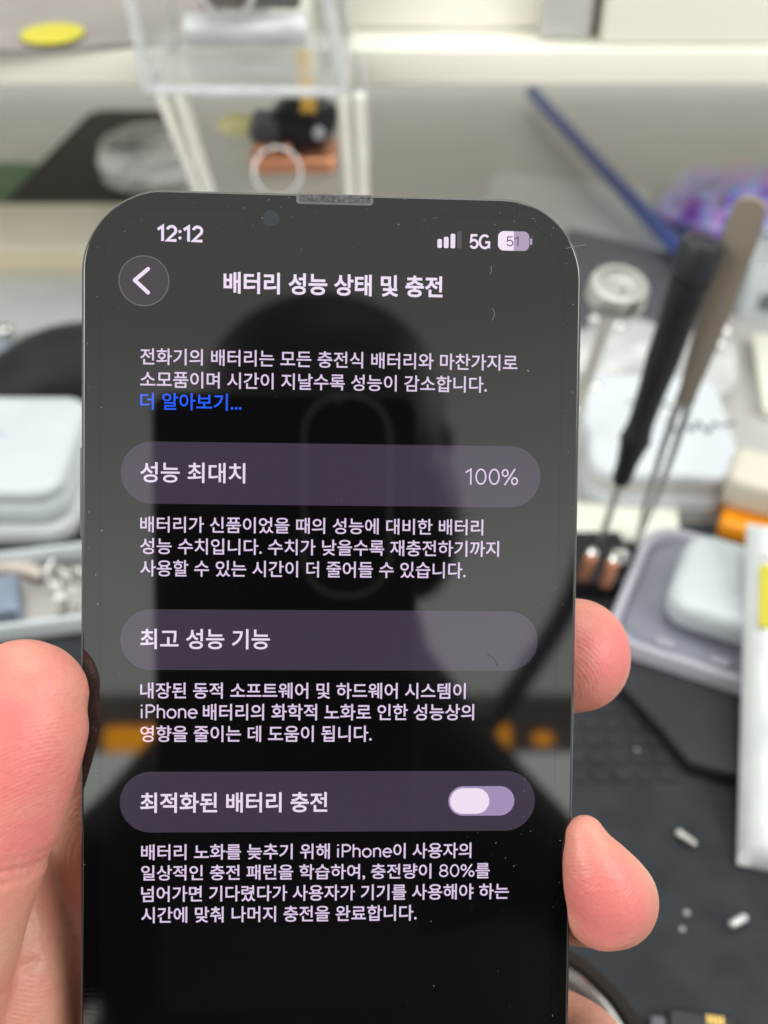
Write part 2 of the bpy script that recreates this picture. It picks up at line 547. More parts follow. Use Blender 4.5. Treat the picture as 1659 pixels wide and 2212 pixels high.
# silver bar and dark part in the box
sbp = A(532, 64, 0.03)
L_ = (A(662, 64, 0.03) - A(400, 64, 0.03)).length
sb = thing('silver_cylinder', 'short silver cylinder lying in the clear stand\'s upper box', 'metal part', sbp)
pl0 = sbp + Vector((-L_ * 0.8, -0.0275, -0.0068)); pl1 = sbp + Vector((L_ * 0.62, -0.0275, -0.0068))
slab('inner_plate', pl0, pl1, pl1 + Vector((0, 0.052, 0)), pl0 + Vector((0, 0.052, 0)), 0.0022, M['acrylic'], ast)
bm = bmesh.new()
rc = 0.0056
add_lathe(bm, [(0, -L_ / 2), (rc * 0.88, -L_ / 2), (rc, -L_ / 2 + 0.0012), (rc, -L_ * 0.2), (rc * 0.95, -L_ * 0.18), (rc * 0.95, L_ * 0.18), (rc, L_ * 0.2), (rc, L_ / 2 - 0.0012), (rc * 0.88, L_ / 2), (0, L_ / 2)], 32, Matrix.Rotation(R(90), 4, 'Y'))
fin('barrel', bm, M['satin'], sb)
o = thing('dark_module', 'dark brown camera module with a round lens ring, above the silver cylinder', 'module', sbp + Vector((0.002, 0.008, 0.0068)))
box('module_body', 0.036, 0.016, 0, 0.03, M['brown'], o, bev=0.001)
lr = lathe('lens_ring', [(0.0085, 0), (0.0105, 0.0005), (0.0105, 0.002), (0.0085, 0.0025), (0.0085, 0)], M['silver'], o)
lr.rotation_euler = (R(75), 0, 0)
lr.location = (-0.007, -0.0105, 0.0085)
def crumpled(name, cx, cy, cz, sx_, sy_, sz_, m, label, cat, seed, rot=0, group=None, parent=None):
    rnd = random.Random(seed)
    bm_ = bmesh.new()
    bmesh.ops.create_icosphere(bm_, subdivisions=4, radius=1)
    dirs = [Vector((rnd.gauss(0, 1), rnd.gauss(0, 1), rnd.gauss(0, 1))).normalized() for _ in range(26)]
    offs = [rnd.uniform(0.66, 0.97) for _ in dirs]
    for v in bm_.verts:
        d = v.co.normalized()
        s = 1.0
        for dd, of in zip(dirs, offs):
            q_ = d.dot(dd)
            if q_ > 0.05:
                s = min(s, of / q_)
        v.co = Vector((d.x * s * sx_, d.y * s * sy_, max(-0.98, d.z * s * 1.15) * sz_))
    o_ = fin(name, bm_, m, parent)
    if parent is None:
        o_.location = (cx, cy, cz + sz_)
        o_.rotation_euler = (0, 0, rot)
        tag(o_, label, cat, group)
    else:
        o_.location = (cx, cy, cz)
    return o_

# gold ribbon and black mechanism on the lower plate
zl2 = zl + 0.002
me_ = thing('black_mechanism', 'black mechanism with copper base and gold ribbon on the lower acrylic plate', 'mechanism', A(640, 400, 0.026))
me_.location.z = zl2
box('copper_base', 0.034, 0.022, 0, 0.006, M['copper'], me_, bev=0.0015, r=0.004)
random.seed(3)
crumpled('housing', 0.003, 0.002, 0.0165, 0.0165, 0.010, 0.0115, M['black'], None, None, 71, parent=me_)
crumpled('housing_lug', -0.0105, 0.001, 0.0135, 0.0075, 0.007, 0.0075, mat('grey_black', (0.05, 0.05, 0.055), 0.4, var=0.3), None, None, 72, parent=me_)
crumpled('bright_tab', 0.0105, -0.006, 0.0145, 0.003, 0.002, 0.0026, M['grey'], None, None, 73, parent=me_)
lr = lathe('clear_ring', [(0.0084, 0), (0.0095, 0.0004), (0.0095, 0.0016), (0.0084, 0.002), (0.0084, 0)], M['frost'], me_)
lr.rotation_euler = (R(62), 0, R(8))
lr.location = (-0.0055, -0.0165, 0.0035)
for k in range(3):
    o = box('coil', 0.0035, 0.004, 0.0062, 0.011, M['copper'], me_, bev=0.0005, cx=-0.012 + 0.005 * k, cy=-0.0085)
rb = [(0.006, -0.004, 0.020), (0.007, -0.007, 0.027), (0.006, -0.002, 0.033), (0.0055, 0.002, 0.042)]
bm = bmesh.new()
for side in (0, 1):
    pass
prev = None
pp = [Vector(p) for p in rb]
for k in range(21):
    c = cr(pp, k / 20)
    row = [bm.verts.new(c + Vector((dx, dy, 0))) for dx, dy in ((-0.003, 0), (0.003, 0), (0.003, 0.0005), (-0.003, 0.0005))]
    if prev:
        for i in range(4):
            bm.faces.new((prev[i], prev[(i + 1) % 4], row[(i + 1) % 4], row[i]))
    else:
        bm.faces.new(row)
    prev = row
bm.faces.new(prev)
fin('gold_ribbon', bm, M['ribbon'], me_)

OLIVE = A(528, 300, 0.055)
def scribble(name, parent, x0, y0, z, sx_, sy_, m, seed, n=7, r=0.0005):
    rnd = random.Random(seed)
    pts_ = [Vector((x0 + sx_ * k / n, y0 + sy_ * rnd.uniform(-0.5, 0.5), z)) for k in range(n + 1)]
    return tube(name, pts_, r, m, parent, 8, 70)
crumpled('olive_pad', OLIVE.x, OLIVE.y - 0.004, zl2, 0.012, 0.007, 0.005, mat('olive_foam', (0.42, 0.38, 0.18), 0.7), 'small olive yellow pad left of the black mechanism', 'pad', 61)
#=====LEFT=====
# ------------------------------------------------------------------ desk, left of the phone
pa, pb = at_z(20, 430, 0.006), at_z(230, 440, 0.006)
pc, pd = at_z(390, 240, 0.006), at_z(215, 238, 0.006)
def flat(name, px, z0, z1, m, label, cat, bev=0.001, rnd=0.0, parent=None):
    pts_ = [at_z(u, v, z1) for u, v in px]
    c_ = sum(pts_, Vector()) / len(pts_)
    q_ = [(p.x - c_.x, p.y - c_.y) for p in pts_]
    area = sum(q_[i][0] * q_[(i + 1) % len(q_)][1] - q_[(i + 1) % len(q_)][0] * q_[i][1] for i in range(len(q_)))
    if area < 0: q_.reverse()
    if rnd:
        out = []
        for i in range(len(q_)):
            a_, b_, c2 = Vector(q_[i - 1]), Vector(q_[i]), Vector(q_[(i + 1) % len(q_)])
            r_ = min(rnd, (a_ - b_).length * 0.45, (c2 - b_).length * 0.45)
            s_ = b_ + (a_ - b_).normalized() * r_; e_ = b_ + (c2 - b_).normalized() * r_
            for k in range(8):
                t_ = k / 7
                out.append(tuple((1 - t_) ** 2 * s_ + 2 * t_ * (1 - t_) * b_ + t_ * t_ * e_))
        q_ = out
    o_ = prism(name, q_, z0, z1, m, parent, bev)
    if parent is None:
        o_.location = (c_.x, c_.y, 0)
        if label: tag(o_, label, cat)
    else:
        o_.location = (c_.x - parent.location.x, c_.y - parent.location.y, -parent.location.z)
    return o_
flat('green_board', [(-90, 474), (285, 484), (330, 400), (60, 350), (-90, 350)], 0.0004, 0.003, M['green'], 'green board showing around the dark tablet at upper left', 'board', rnd=0.006)
flat('dark_tablet', [(-22, 458), (258, 464), (400, 236), (196, 233)], 0.0036, 0.011, M['brown'], 'dark brown tablet lying on the green board under the shelf', 'tablet', bev=0.003, rnd=0.014)
c_ = at_z(330, 420, 0.012)
crumpled('parts_bag', c_.x, c_.y + 0.012, 0.0115, 0.034, 0.028, 0.0155, M['bag'], 'clear plastic bag of small parts lying against the dark tablet', 'plastic bag', 5)
sl = crumpled('pale_filling', 0, 0, 0.0, 0.030, 0.0245, 0.0135, M['filling'], None, None, 6, parent=bpy.data.objects['parts_bag'])  # white core for the pale contents, added to brighten the bag
for k in range(5):
    scribble('dark_part', sl, -0.020 + 0.004 * k, -0.012 + 0.006 * k, 0.012 - 0.001 * k, 0.016, 0.006, M['ink'], 50 + k, 5, 0.0009)
# cardboard boxes at the left edge
t = thing('card_box', 'cream cardboard box with a yellowish side at the left edge', 'box', at_z(60, 590, 0))
box('box_body', 0.16, 0.05, 0.0, 0.0105, M['beige'], t, bev=0.0008, cy=0.026)
box('box_lid', 0.162, 0.052, 0.0108, 0.0135, M['card'], t, bev=0.001, cy=0.026)
flat('desk_patch', [(-120, 745), (210, 700), (210, 610), (-120, 606)], 0.0004, 0.0014, M['white2'], 'white patch added over the desk in front of the cream cardboard box', 'sheet', bev=0.0002)  # thin white layer added for the bare white desk here
k = at_z(14, 728, 0.006)
o = lathe('chrome_knob', [(0, 0), (0.0035, 0.0003), (0.003, 0.003), (0.0042, 0.006), (0.0042, 0.009), (0.003, 0.0105), (0, 0.011)], M['chrome'])
o.location = (k.x, k.y, 0.0015)
tag(o, 'small shiny chrome knob at the left edge above the blue grey strip', 'knob')
flat('blue_grey_strip', [(-150, 778), (95, 783), (92, 745), (-150, 722)], 0.0006, 0.005, mat('blue_grey_plastic', (0.30, 0.34, 0.41), 0.45), 'blue grey plastic strip at the left edge beside the tape roll', 'strip', bev=0.001, rnd=0.004)
c_ = at_z(172, 765, 0.01)
t = thing('tape_roll', 'pale roll of tape with a tan edge, half hidden by the phone\'s left side', 'tape roll', (c_.x, c_.y, 0.0015), (R(20), R(-14), 0))
lathe('tape', [(0.0085, 0.002), (0.0205, 0.002), (0.0205, 0.0085), (0.0085, 0.0085), (0.0085, 0.002)], M['tan'], t, 48)
lathe('tape_side', [(0.0085, 0.0086), (0.0205, 0.0086), (0.0208, 0.0100), (0.0082, 0.0100), (0.0085, 0.0086)], M['white'], t, 48)
# black pouch, a low hump
bm = bmesh.new()
c0, c1 = at_z(-160, 905, 0.0), at_z(260, 850, 0.0)
add_limb(bm, [(c0 + Vector((0, 0, 0.006)), 0.012, 0.006), ((c0 * 0.6 + c1 * 0.4) + Vector((0, 0.0, 0.011)), 0.018, 0.0105), ((c0 * 0.3 + c1 * 0.7) + Vector((0, 0.004, 0.0155)), 0.021, 0.0150), (c1 + Vector((0, 0.006, 0.0155)), 0.020, 0.015)], 32)
o = fin('black_pouch', bm, mat('black_cloth', (0.014, 0.015, 0.019), 0.6, ior=1.33, var=0.3, bump=0.4, bscale=500))
tag(o, 'smooth black rounded pouch behind the white box with writing', 'pouch')
# white boxes, stacked
pA, pB = at_z(-140, 1200, 0.0), at_z(166, 1200, 0.0)
t = thing('white_box', 'white rounded box at the left edge, lower one of the pair', 'box', (pB.x - 0.045, pB.y + 0.030, 0))
box('box_body', 0.09, 0.058, 0.0032, 0.012, M['white2'], t, bev=0.0025, r=0.010)
t2 = thing('white_box', 'white lidded box with blue and grey handwriting, on top of another white box', 'box', (pB.x - 0.0455, pB.y + 0.031, 0.0122))
box('box_body', 0.088, 0.056, 0, 0.010, M['white'], t2, bev=0.003, r=0.010)
box('lid', 0.089, 0.057, 0.0102, 0.0175, M['white'], t2, bev=0.003, r=0.010)
scribble('writing', t2, 0.000, 0.000, 0.0176, 0.016, 0.010, M['bluemark'], 4)
scribble('writing', t2, -0.004, -0.012, 0.0176, 0.014, 0.005, M['ink'], 8)
# small metal bits
t = thing('parts_tray', 'clear tray of silver parts just above the thumb', 'tray', at_z(60, 1370, 0.0) + Vector((0, 0.012, 0.003)), (0, 0, R(10)))
box('tray_floor', 0.062, 0.036, 0, 0.0015, M['steel'], t, bev=0.0005, r=0.004, cx=0.004)
for sy_ in (-0.0175, 0.0175):
    box('tray_side', 0.062, 0.0022, 0.0016, 0.009, M['white'], t, bev=0.0008, r=0.001, cx=0.004, cy=sy_)
o = box('steel_bracket', 0.020, 0.018, 0, 0.006, mat('blue_steel', (0.28, 0.34, 0.44), 0.3, 0.6), None, bev=0.001)
o.location = at_z(8, 1310, 0.005) + Vector((-0.004, 0, 0)); o.location.z = 0.0048
o.rotation_euler = (0, 0, R(15))
tag(o, 'blue grey steel bracket in the tray at the left edge', 'bracket')
rnd = random.Random(12)
for k, (u, v) in enumerate(((95, 1236), (120, 1262), (150, 1242), (168, 1228), (135, 1300), (160, 1310))):
    p_ = at_z(u, v, 0.008)
    o = lathe('metal_screw', [(0, 0), (0.0022, 0.0002), (0.0022, 0.0016), (0.0011, 0.002), (0.0011, 0.006), (0, 0.0066)], M['chrome' if k % 2 else 'steel'], None, 16)
    o.location = (p_.x, p_.y, 0.007)
    o.rotation_euler = (R(80), 0, rnd.uniform(0, 6))
    tag(o, ['steel screw, the leftmost loose one above the thumb', 'bright screw touching the chain of bits by the tray', 'steel screw between two bright ones near the phone edge', 'bright screw closest to the phone\'s left edge', 'steel screw lying in the parts tray, upper', 'bright screw lying in the parts tray, lower'][k], 'screw', 'loose screws above the thumb')
o = tube('beige_bar', [at_z(-40, 1226, 0.006), at_z(40, 1226, 0.006), at_z(84, 1240, 0.006)], 0.0028, mat('beige_plastic', (0.52, 0.46, 0.40), 0.4))
tag(o, 'beige rounded bar below the white boxes at the left edge', 'bar')

#=====RIGHT=====
# ------------------------------------------------------------------ desk, right of the phone
flat('pale_layer', [(1010, 520), (1440, 545), (1400, 405), (1070, 372)], 0.0004, 0.0012, M['white'], 'pale flat sheet on the desk under the blue stick', 'paper', bev=0.0002)  # thin flat layer, paler than the desk around it
flat('dark_folder', [(1180, 700), (1560, 720), (1500, 556), (1225, 488)], 0.0016, 0.008, M['slate'], 'dark slate folder lying behind the steel plunger', 'folder', bev=0.002, rnd=0.006)
o = tube('blue_stick', [at_z(1150, 198, 0.010), at_z(1500, 575, 0.014)], 0.0042, M['blue'], None, 16)
tag(o, 'long blue plastic stick slanting across the desk below the shelf', 'stick')
# colourful bag: a glossy film pouch with blobs of print
c_ = at_z(1585, 470, 0.012)
t = thing('colourful_bag', 'shiny purple, pink and light blue bag at the right edge', 'bag', (c_.x, c_.y, 0))
pm = mat('printed_film', (0.3, 0.3, 0.4), 0.28, var=0.1, scale=46, bump=0.5, bscale=160)
for n_ in pm.node_tree.nodes:
    if n_.type == 'VALTORGB':
        cr_ = n_.color_ramp
        cr_.interpolation = 'EASE'
        cols_ = ((0.30, (0.07, 0.02, 0.20)), (0.40, (0.22, 0.06, 0.42)), (0.45, (0.20, 0.36, 0.75)), (0.50, (0.55, 0.20, 0.58)), (0.55, (0.26, 0.40, 0.74)), (0.60, (0.36, 0.35, 0.46)), (0.68, (0.58, 0.26, 0.36)))
        cr_.elements.remove(cr_.elements[1])
        cr_.elements[0].position = cols_[0][0]
        cr_.elements[0].color = cols_[0][1] + (1,)
        for p_, c_ in cols_[1:]:
            cr_.elements.new(p_).color = c_ + (1,)
crumpled('bag_body', 0.002, 0.002, 0.017, 0.046, 0.042, 0.017, pm, None, None, 21, parent=t)
crumpled('bag_fold', 0.006, -0.018, 0.022, 0.034, 0.018, 0.016, pm, None, None, 24, parent=t)
# box with barcode
bp_ = at_z(1588, 700, 0.0)
t = thing('barcode_box', 'white box with a black barcode at the right edge', 'box', bp_ + Vector((0.042, 0.0, 0)), (0, 0, R(-4)))
bt = at_y(1600, 585, bp_.y).z
box('box_body', 0.08, 0.03, 0, bt, M['white'], t, bev=0.001, cy=0.016)
bm = bmesh.new()
rnd = random.Random(2)
x = -0.032
while x < 0.006:
    w_ = rnd.choice((0.0005, 0.0008, 0.0013))
    add_prism(bm, rrect(w_, bt * 0.33, 0.0001, 1, x, 0), 0, 0.0003)
    x += w_ + rnd.choice((0.0006, 0.0009, 0.0014))
o = fin('barcode', bm, M['ink'], t, False)
o.rotation_euler = (R(90), 0, 0)
o.location = (0.0, 0.0005, bt * 0.36)
flat('cream_sheet', [(1625, 720), (1800, 720), (1800, 900), (1650, 880)], 0.0008, 0.006, M['cream'], 'cream card corner below the barcode box', 'card', bev=0.0006)
# clear bag of parts under the plunger
c_ = at_z(1340, 760, 0.012)
crumpled('parts_bag', c_.x, c_.y, 0.0008, 0.034, 0.026, 0.011, M['bag'], 'clear crinkled plastic bag under the steel plunger', 'plastic bag', 31, 0.4)
c_ = at_z(1500, 790, 0.012)
crumpled('parts_bag', c_.x, c_.y, 0.0008, 0.032, 0.020, 0.009, M['bag'], 'clear crinkled plastic bag behind the tweezers', 'plastic bag', 33, 1.1)
rnd = random.Random(5)
for k, (u, v) in enumerate(((1286, 838), (1566, 716), (1552, 745), (1283, 690), (1335, 705))):
    p_ = at_z(u, v, 0.022)
    bm = bmesh.new()
    add_ball(bm, (0, 0, 0), 0.0026, 0.0026, 0.0026)
    o = fin('glint_ball', bm, M['chrome'])  # chrome balls added as stand-ins for highlights on the clear bags
    o.location = (p_.x, p_.y, 0.022)
    tag(o, ['glint ball added by the lower end of the plunger rod', 'glint ball added beside the tweezers, upper of two', 'glint ball added beside the tweezers, lower of two', 'glint ball added near the phone edge under the plunger', 'glint ball added between plunger rod and screwdriver'][k], 'ball', 'glint balls added over the parts bags')
# white lidded box with writing
fl, frr = at_z(1262, 1130, 0.0), at_z(1560, 1120, 0.0)
t = thing('white_case', 'white case with a rounded pale lid and dark writing, behind the tools', 'case', ((fl.x + frr.x) / 2 + 0.004, fl.y + 0.035, 0), (0, 0, R(-3)))
wd = frr.x - fl.x
box('case_base', wd * 1.08, 0.066, 0.0008, 0.011, M['white2'], t, bev=0.002, r=0.012)
box('band', wd * 1.05, 0.063, 0.0112, 0.0155, M['lightgrey'], t, bev=0.0006, r=0.011)
box('lid', wd * 1.07, 0.065, 0.0157, 0.0225, M['lid'], t, bev=0.0028, r=0.010)
scribble('writing', t, 0.004, -0.004, 0.0226, 0.026, 0.007, M['ink'], 15, 9, 0.0006)
scribble('writing', t, -0.010, 0.010, 0.0226, 0.018, 0.004, M['ink'], 19, 7, 0.0005)
flat('cream_tray', [(1150, 1158), (1470, 1172), (1465, 1090), (1150, 1080)], 0.0006, 0.006, M['cream'], 'cream tray edge between the white case and the black mat', 'tray', bev=0.001)
# tool rack on the mat
rk = at_z(1300, 1240, 0.003)
t = thing('tool_rack', 'low black rack holding copper pins, below the screwdriver', 'rack', (rk.x, rk.y, 0.0032))
rw = 0.05
box('rack_body', 0.034, 0.026, 0, 0.008, M['black'], t, bev=0.001, cx=-0.009, cy=0.001)
for k, (u, v) in enumerate(((1262, 1226), (1308, 1240))):
    p_ = at_z(u, v, 0.016)
    o = thing('copper_pin', ['copper clip standing in the black rack, next to the phone', 'copper clip standing in the black rack, farther from the phone'][k], 'clip', (p_.x, p_.y - 0.0015, 0.0113), (R(-8), R(10), 0), 'copper clips in the black rack')
    box('clip_body', 0.0042, 0.0030, 0, 0.011, M['copper'], o, bev=0.0009, r=0.0012)
    lathe('clip_head', [(0, 0.0112), (0.0016, 0.0112), (0.0019, 0.0122), (0.0012, 0.0134), (0, 0.0136)], M['chrome'], o, 16)
p_ = at_z(1338, 1205, 0.016)
crumpled('metal_scrap', p_.x, p_.y, 0.0113, 0.004, 0.003, 0.004, M['chrome'], 'crumpled bright metal scrap on the black rack', 'scrap', 3)

def tool(u0, v0, z0, u1, v1, y1_):                 # foot on height z0, head on the plane at depth y1_
    a_ = at_z(u0, v0, z0)
    b_ = at_y(u1, v1, y1_)
    d_ = (b_ - a_)
    z_ = d_.normalized()
    y_ = (CAM - b_); y_ = -(y_ - z_ * y_.dot(z_)).normalized()
    return a_, d_.length, Matrix((y_.cross(z_), y_, z_)).transposed().to_euler()
a_, L, ro = tool(1296, 1170, 0.010, 1520, 520, at_z(1296, 1170, 0.010).y + 0.012)
t = thing('screwdriver', 'slim black screwdriver leaning upright over the white case', 'screwdriver', a_, ro)
lathe('shaft', [(0, 0), (0.0010, 0.0002), (0.0012, 0.004), (0.0012, L * 0.24), (0, L * 0.241)], M['steel'], t, 20)
rr = 0.0062
lathe('handle', [(0, L * 0.225), (0.0026, L * 0.226), (0.0033, L * 0.24), (0.0036, L * 0.30), (0.0046, L * 0.36), (0.0054, L * 0.385), (0.0046, L * 0.41), (0.0042, L * 0.45), (0.0046, L * 0.55), (0.0054, L * 0.66), (0.0054, L * 0.80), (0.0062, L * 0.83), (0.0062, L * 0.89), (0, L * 0.891)], M['black'], t, 28)
lathe('cap', [(0, L * 0.893), (0.0060, L * 0.893), (0.0066, L * 0.91), (0.0068, L * 0.985), (0.0060, L), (0.0040, L * 0.997), (0.0036, L * 0.99), (0, L * 0.99)], M['blacksoft'], t, 28)
# tweezers
a_, L, ro = tool(1378, 1165, 0.0065, 1628, 428, at_z(1378, 1165, 0.0065).y + 0.012)
t = thing('tweezers', 'grey bronze tweezers standing point down beside the screwdriver', 'tweezers', a_, ro)
def blade(sx_, name, m_, st2):
    bm_ = bmesh.new()
    prev_ = None
    for f_, hw, th, off in st2:
        row_ = [bm_.verts.new((x_ + sx_ * off, sx_ * 0.0011 + y_, f_ * L)) for x_, y_ in ((-hw, -th), (hw, -th), (hw, th), (-hw, th))]
        if prev_:
            for i in range(4):
                bm_.faces.new((prev_[i], prev_[(i + 1) % 4], row_[(i + 1) % 4], row_[i]))
        else:
            bm_.faces.new(row_)
        prev_ = row_
    bm_.faces.new(prev_)
    return fin(name, bm_, m_, t)
for sx_ in (-1, 1):
    b_ = blade(sx_, 'blade', M['bronze'], [(0.455, 0.0026, 0.0006, 0.0005), (0.50, 0.0030, 0.0007, 0), (0.60, 0.0039, 0.0008, 0), (0.80, 0.0050, 0.0008, 0), (0.93, 0.0053, 0.0008, 0), (0.975, 0.0048, 0.0008, 0), (0.993, 0.0033, 0.0008, 0), (1.0, 0.0012, 0.0008, 0)])
    tip = blade(sx_, 'tip', M['steel'], [(0.0, 0.0003, 0.0004, 0.0004), (0.07, 0.0007, 0.0006, 0.0009), (0.15, 0.0010, 0.0007, 0.0016), (0.32, 0.0011, 0.0008, 0.0019), (0.42, 0.0012, 0.0008, 0.0018), (0.454, 0.0014, 0.0008, 0.0013)])
# steel plunger with a round head
a_ = at_z(1215, 985, 0.012)
b_ = at_y(1340, 612, a_.y - 0.020)
d_ = b_ - a_
L = d_.length
t = thing('plunger', 'steel plunger with a thick round head, right beside the phone', 'plunger', a_, d_.to_track_quat('Z', 'Y').to_euler())
lathe('rod', [(0, 0), (0.0022, 0.0003), (0.0022, L * 0.25), (0.0031, L * 0.26), (0.0031, L * 0.33), (0.0022, L * 0.34), (0.0024, L * 0.86), (0.0040, L * 0.90), (0.0040, L * 0.92), (0, L * 0.921)], M['steel'], t, 24)
lathe('head', [(0, L * 0.922), (0.0088, L * 0.922), (0.0098, L * 0.93), (0.0098, L * 0.985), (0.0090, L * 1.0), (0.0072, L * 1.002), (0.0068, L * 0.985), (0.0024, L * 0.98), (0.0018, L * 0.99), (0, L * 0.99)], mat('pale_metal', (0.52, 0.54, 0.50), 0.28, 0.65), t, 40)
# orange part
c_ = at_z(1622, 1130, 0.006)
t = thing('orange_holder', 'orange plastic block with a cream top at the right edge', 'holder', (c_.x, c_.y, 0.0008), (0, 0, R(-24)))
box('block', 0.022, 0.018, 0, 0.009, M['orange'], t, bev=0.002, r=0.004)
box('cream_top', 0.026, 0.022, 0.0092, 0.024, M['card'], t, bev=0.003, r=0.005, cy=0.010)
# frosted container with white charger block
c_ = at_z(1560, 1330, 0.008)
t = thing('frosted_container', 'frosted grey plastic container with rounded corners on the mat', 'container', (c_.x + 0.010, c_.y - 0.006, 0.0034), (0, 0, R(-25)))
box('floor_plate', 0.0828, 0.0548, 0, 0.0070, mat('grey_lilac_plastic', (0.23, 0.24, 0.285), 0.35, var=0.12, scale=40), t, bev=0.001, r=0.011)
M['frostwall'] = mat('frosted_grey', (0.40, 0.40, 0.45), 0.4, var=0.05)
bm = bmesh.new()
o1, i1 = rrect(0.090, 0.062, 0.012, 10), rrect(0.083, 0.055, 0.009, 10)
n = len(o1)
ly = [(o1, 0.0), (o1, 0.010), (rrect(0.0885, 0.0605, 0.0115, 10), 0.0112), (rrect(0.0845, 0.0565, 0.0095, 10), 0.0112), (i1, 0.010), (i1, 0.0026)]
vv = [[bm.verts.new((p[0], p[1], z_)) for p in pts_] for pts_, z_ in ly]
for a2, b2 in zip(vv, vv[1:]):
    for i in range(n):
        bm.faces.new((a2[i], a2[(i + 1) % n], b2[(i + 1) % n], b2[i]))
fin('rim', bm, M['frostwall'], t)
for k, (x_, y_) in enumerate(((-0.026, -0.022), (-0.008, -0.0225), (0.012, -0.022))):
    box('rib', 0.007, 0.003, 0.0071, 0.0088, M['frostwall'], t, bev=0.0008, cx=x_, cy=y_)
c2 = at_z(1590, 1262, 0.022)
o = thing('white_charger', 'white rounded square charger block resting in the frosted container', 'charger', (c2.x + 0.002, c2.y, 0.0115), (R(0), 0, R(-25)))
box('charger_body', 0.043, 0.039, 0, 0.0120, M['white'], o, bev=0.004, r=0.009)
box('top_panel', 0.016, 0.016, 0.0121, 0.0125, M['white2'], o, bev=0.0001, r=0.003, cx=0.004, cy=0.002)
# black plate with chamfered corner
flat('black_plate', [(1300, 1432), (1420, 1560), (1492, 1648), (1660, 1690), (1850, 1700), (1850, 1480), (1560, 1430), (1400, 1390)], 0.0033, 0.009, M['blacksoft'], 'flat black plate with a chamfered corner lying on the mat', 'plate', bev=0.0016, rnd=0.002)
# white sachet with yellow label
b0 = at_z(1592, 1868, 0.0040); t0 = at_z(1613, 1132, 0.034)
ud = (t0 - b0)
Ls = ud.length
zx = ud.normalized()
xx = Vector((0.995, -0.08, 0.0)); xx = (xx - zx * xx.dot(zx)).normalized()
nn = xx.cross(zx).normalized()
t = thing('white_sachet', 'white crinkled foil sachet with a yellow label, slanting at the right edge', 'sachet', b0, Matrix((xx, zx, nn)).transposed().to_euler())
bm = bmesh.new()
nx, ny = 28, 60
rnd = random.Random(9)
ph = [rnd.uniform(0, 6) for _ in range(12)]
top_, bot_ = [], []
Wd = 0.055
for j in range(ny + 1):
    for i in range(nx + 1):
        x_ = Wd * i / nx; y_ = Ls * j / ny
        ex = min(1, i / 3.0, (nx - i) / 3.0); ey = min(1, j / 3.0, (ny - j) / 3.0)
        puff = (ex * (2 - ex)) * (ey * (2 - ey))
        low = min(1, max(0, (0.70 - y_ / Ls) / 0.15)) * min(1, max(0, (x_ - 0.004) / 0.004))
        cri = low * (0.0010 * math.sin(330 * (x_ * 0.8 + y_) + ph[0] + 2.5 * math.sin(90 * x_ + 40 * y_)) + 0.0006 * math.sin(420 * (x_ - 0.7 * y_) + ph[1] + math.sin(200 * y_)))
        top_.append(bm.verts.new((x_, y_, 0.0006 + puff * (0.0055 + cri))))
        bot_.append(bm.verts.new((x_, y_, -0.0004)))
s_ = nx + 1
for j in range(ny):
    for i in range(nx):
        k = j * s_ + i
        bm.faces.new((top_[k], top_[k + 1], top_[k + s_ + 1], top_[k + s_]))
        bm.faces.new((bot_[k + s_], bot_[k + s_ + 1], bot_[k + 1], bot_[k]))
for i in range(nx):
    bm.faces.new((bot_[i], bot_[i + 1], top_[i + 1], top_[i]))
    k = ny * s_ + i
    bm.faces.new((top_[k], top_[k + 1], bot_[k + 1], bot_[k]))
for j in range(ny):
    k = j * s_
    bm.faces.new((top_[k], top_[k + s_], bot_[k + s_], bot_[k]))
    k = j * s_ + nx
    bm.faces.new((bot_[k], bot_[k + s_], top_[k + s_], top_[k]))
fin('pouch', bm, M['foil'], t)
o = box('yellow_label', 0.03, Ls * 0.20, 0.0058, 0.0066, M['yellow'], t, bev=0.0003, r=0.0006, cx=0.0178, cy=Ls * 0.735)
box('top_band', 0.045, Ls * 0.02, 0.0058, 0.0064, M['lightgrey'], t, bev=0.0003, r=0.0006, cx=0.026, cy=Ls * 0.862)
# pins on the mat
for k, (u0, v0, u1, v1, lab) in enumerate(((1462, 1797, 1502, 1825, 'small dull metal pin on the black mat, nearer the sachet\'s foot'), (1577, 1999, 1612, 1980, 'short bright metal pin on the black mat, lowest on the right'))):
    p0, p1 = at_z(u0, v0, 0.0045), at_z(u1, v1, 0.0045)
    t = thing('metal_pin', lab, 'pin', (p0 + p1) / 2, (0, 0, frame_px(p0, p1)), 'metal pins on the mat')
    l_ = (p1 - p0).length
    rotm = Matrix.Rotation(R(90), 4, 'Y')
    bm = bmesh.new()
    add_lathe(bm, [(0, -l_ / 2), (0.0009, -l_ / 2), (0.0011, -l_ / 2 + 0.0004), (0.0011, l_ / 2 - 0.0006), (0.0007, l_ / 2), (0, l_ / 2)], 18, rotm)
    fin('pin_shank', bm, M['steel' if k == 0 else 'satin'], t)
    bm = bmesh.new()
    add_lathe(bm, [(0.0012, -l_ / 2 + 0.0005), (0.00145, -l_ / 2 + 0.0006), (0.00145, -l_ / 2 + 0.0012), (0.0012, -l_ / 2 + 0.0013)], 18, rotm)
    fin('collar', bm, M['steel'], t)
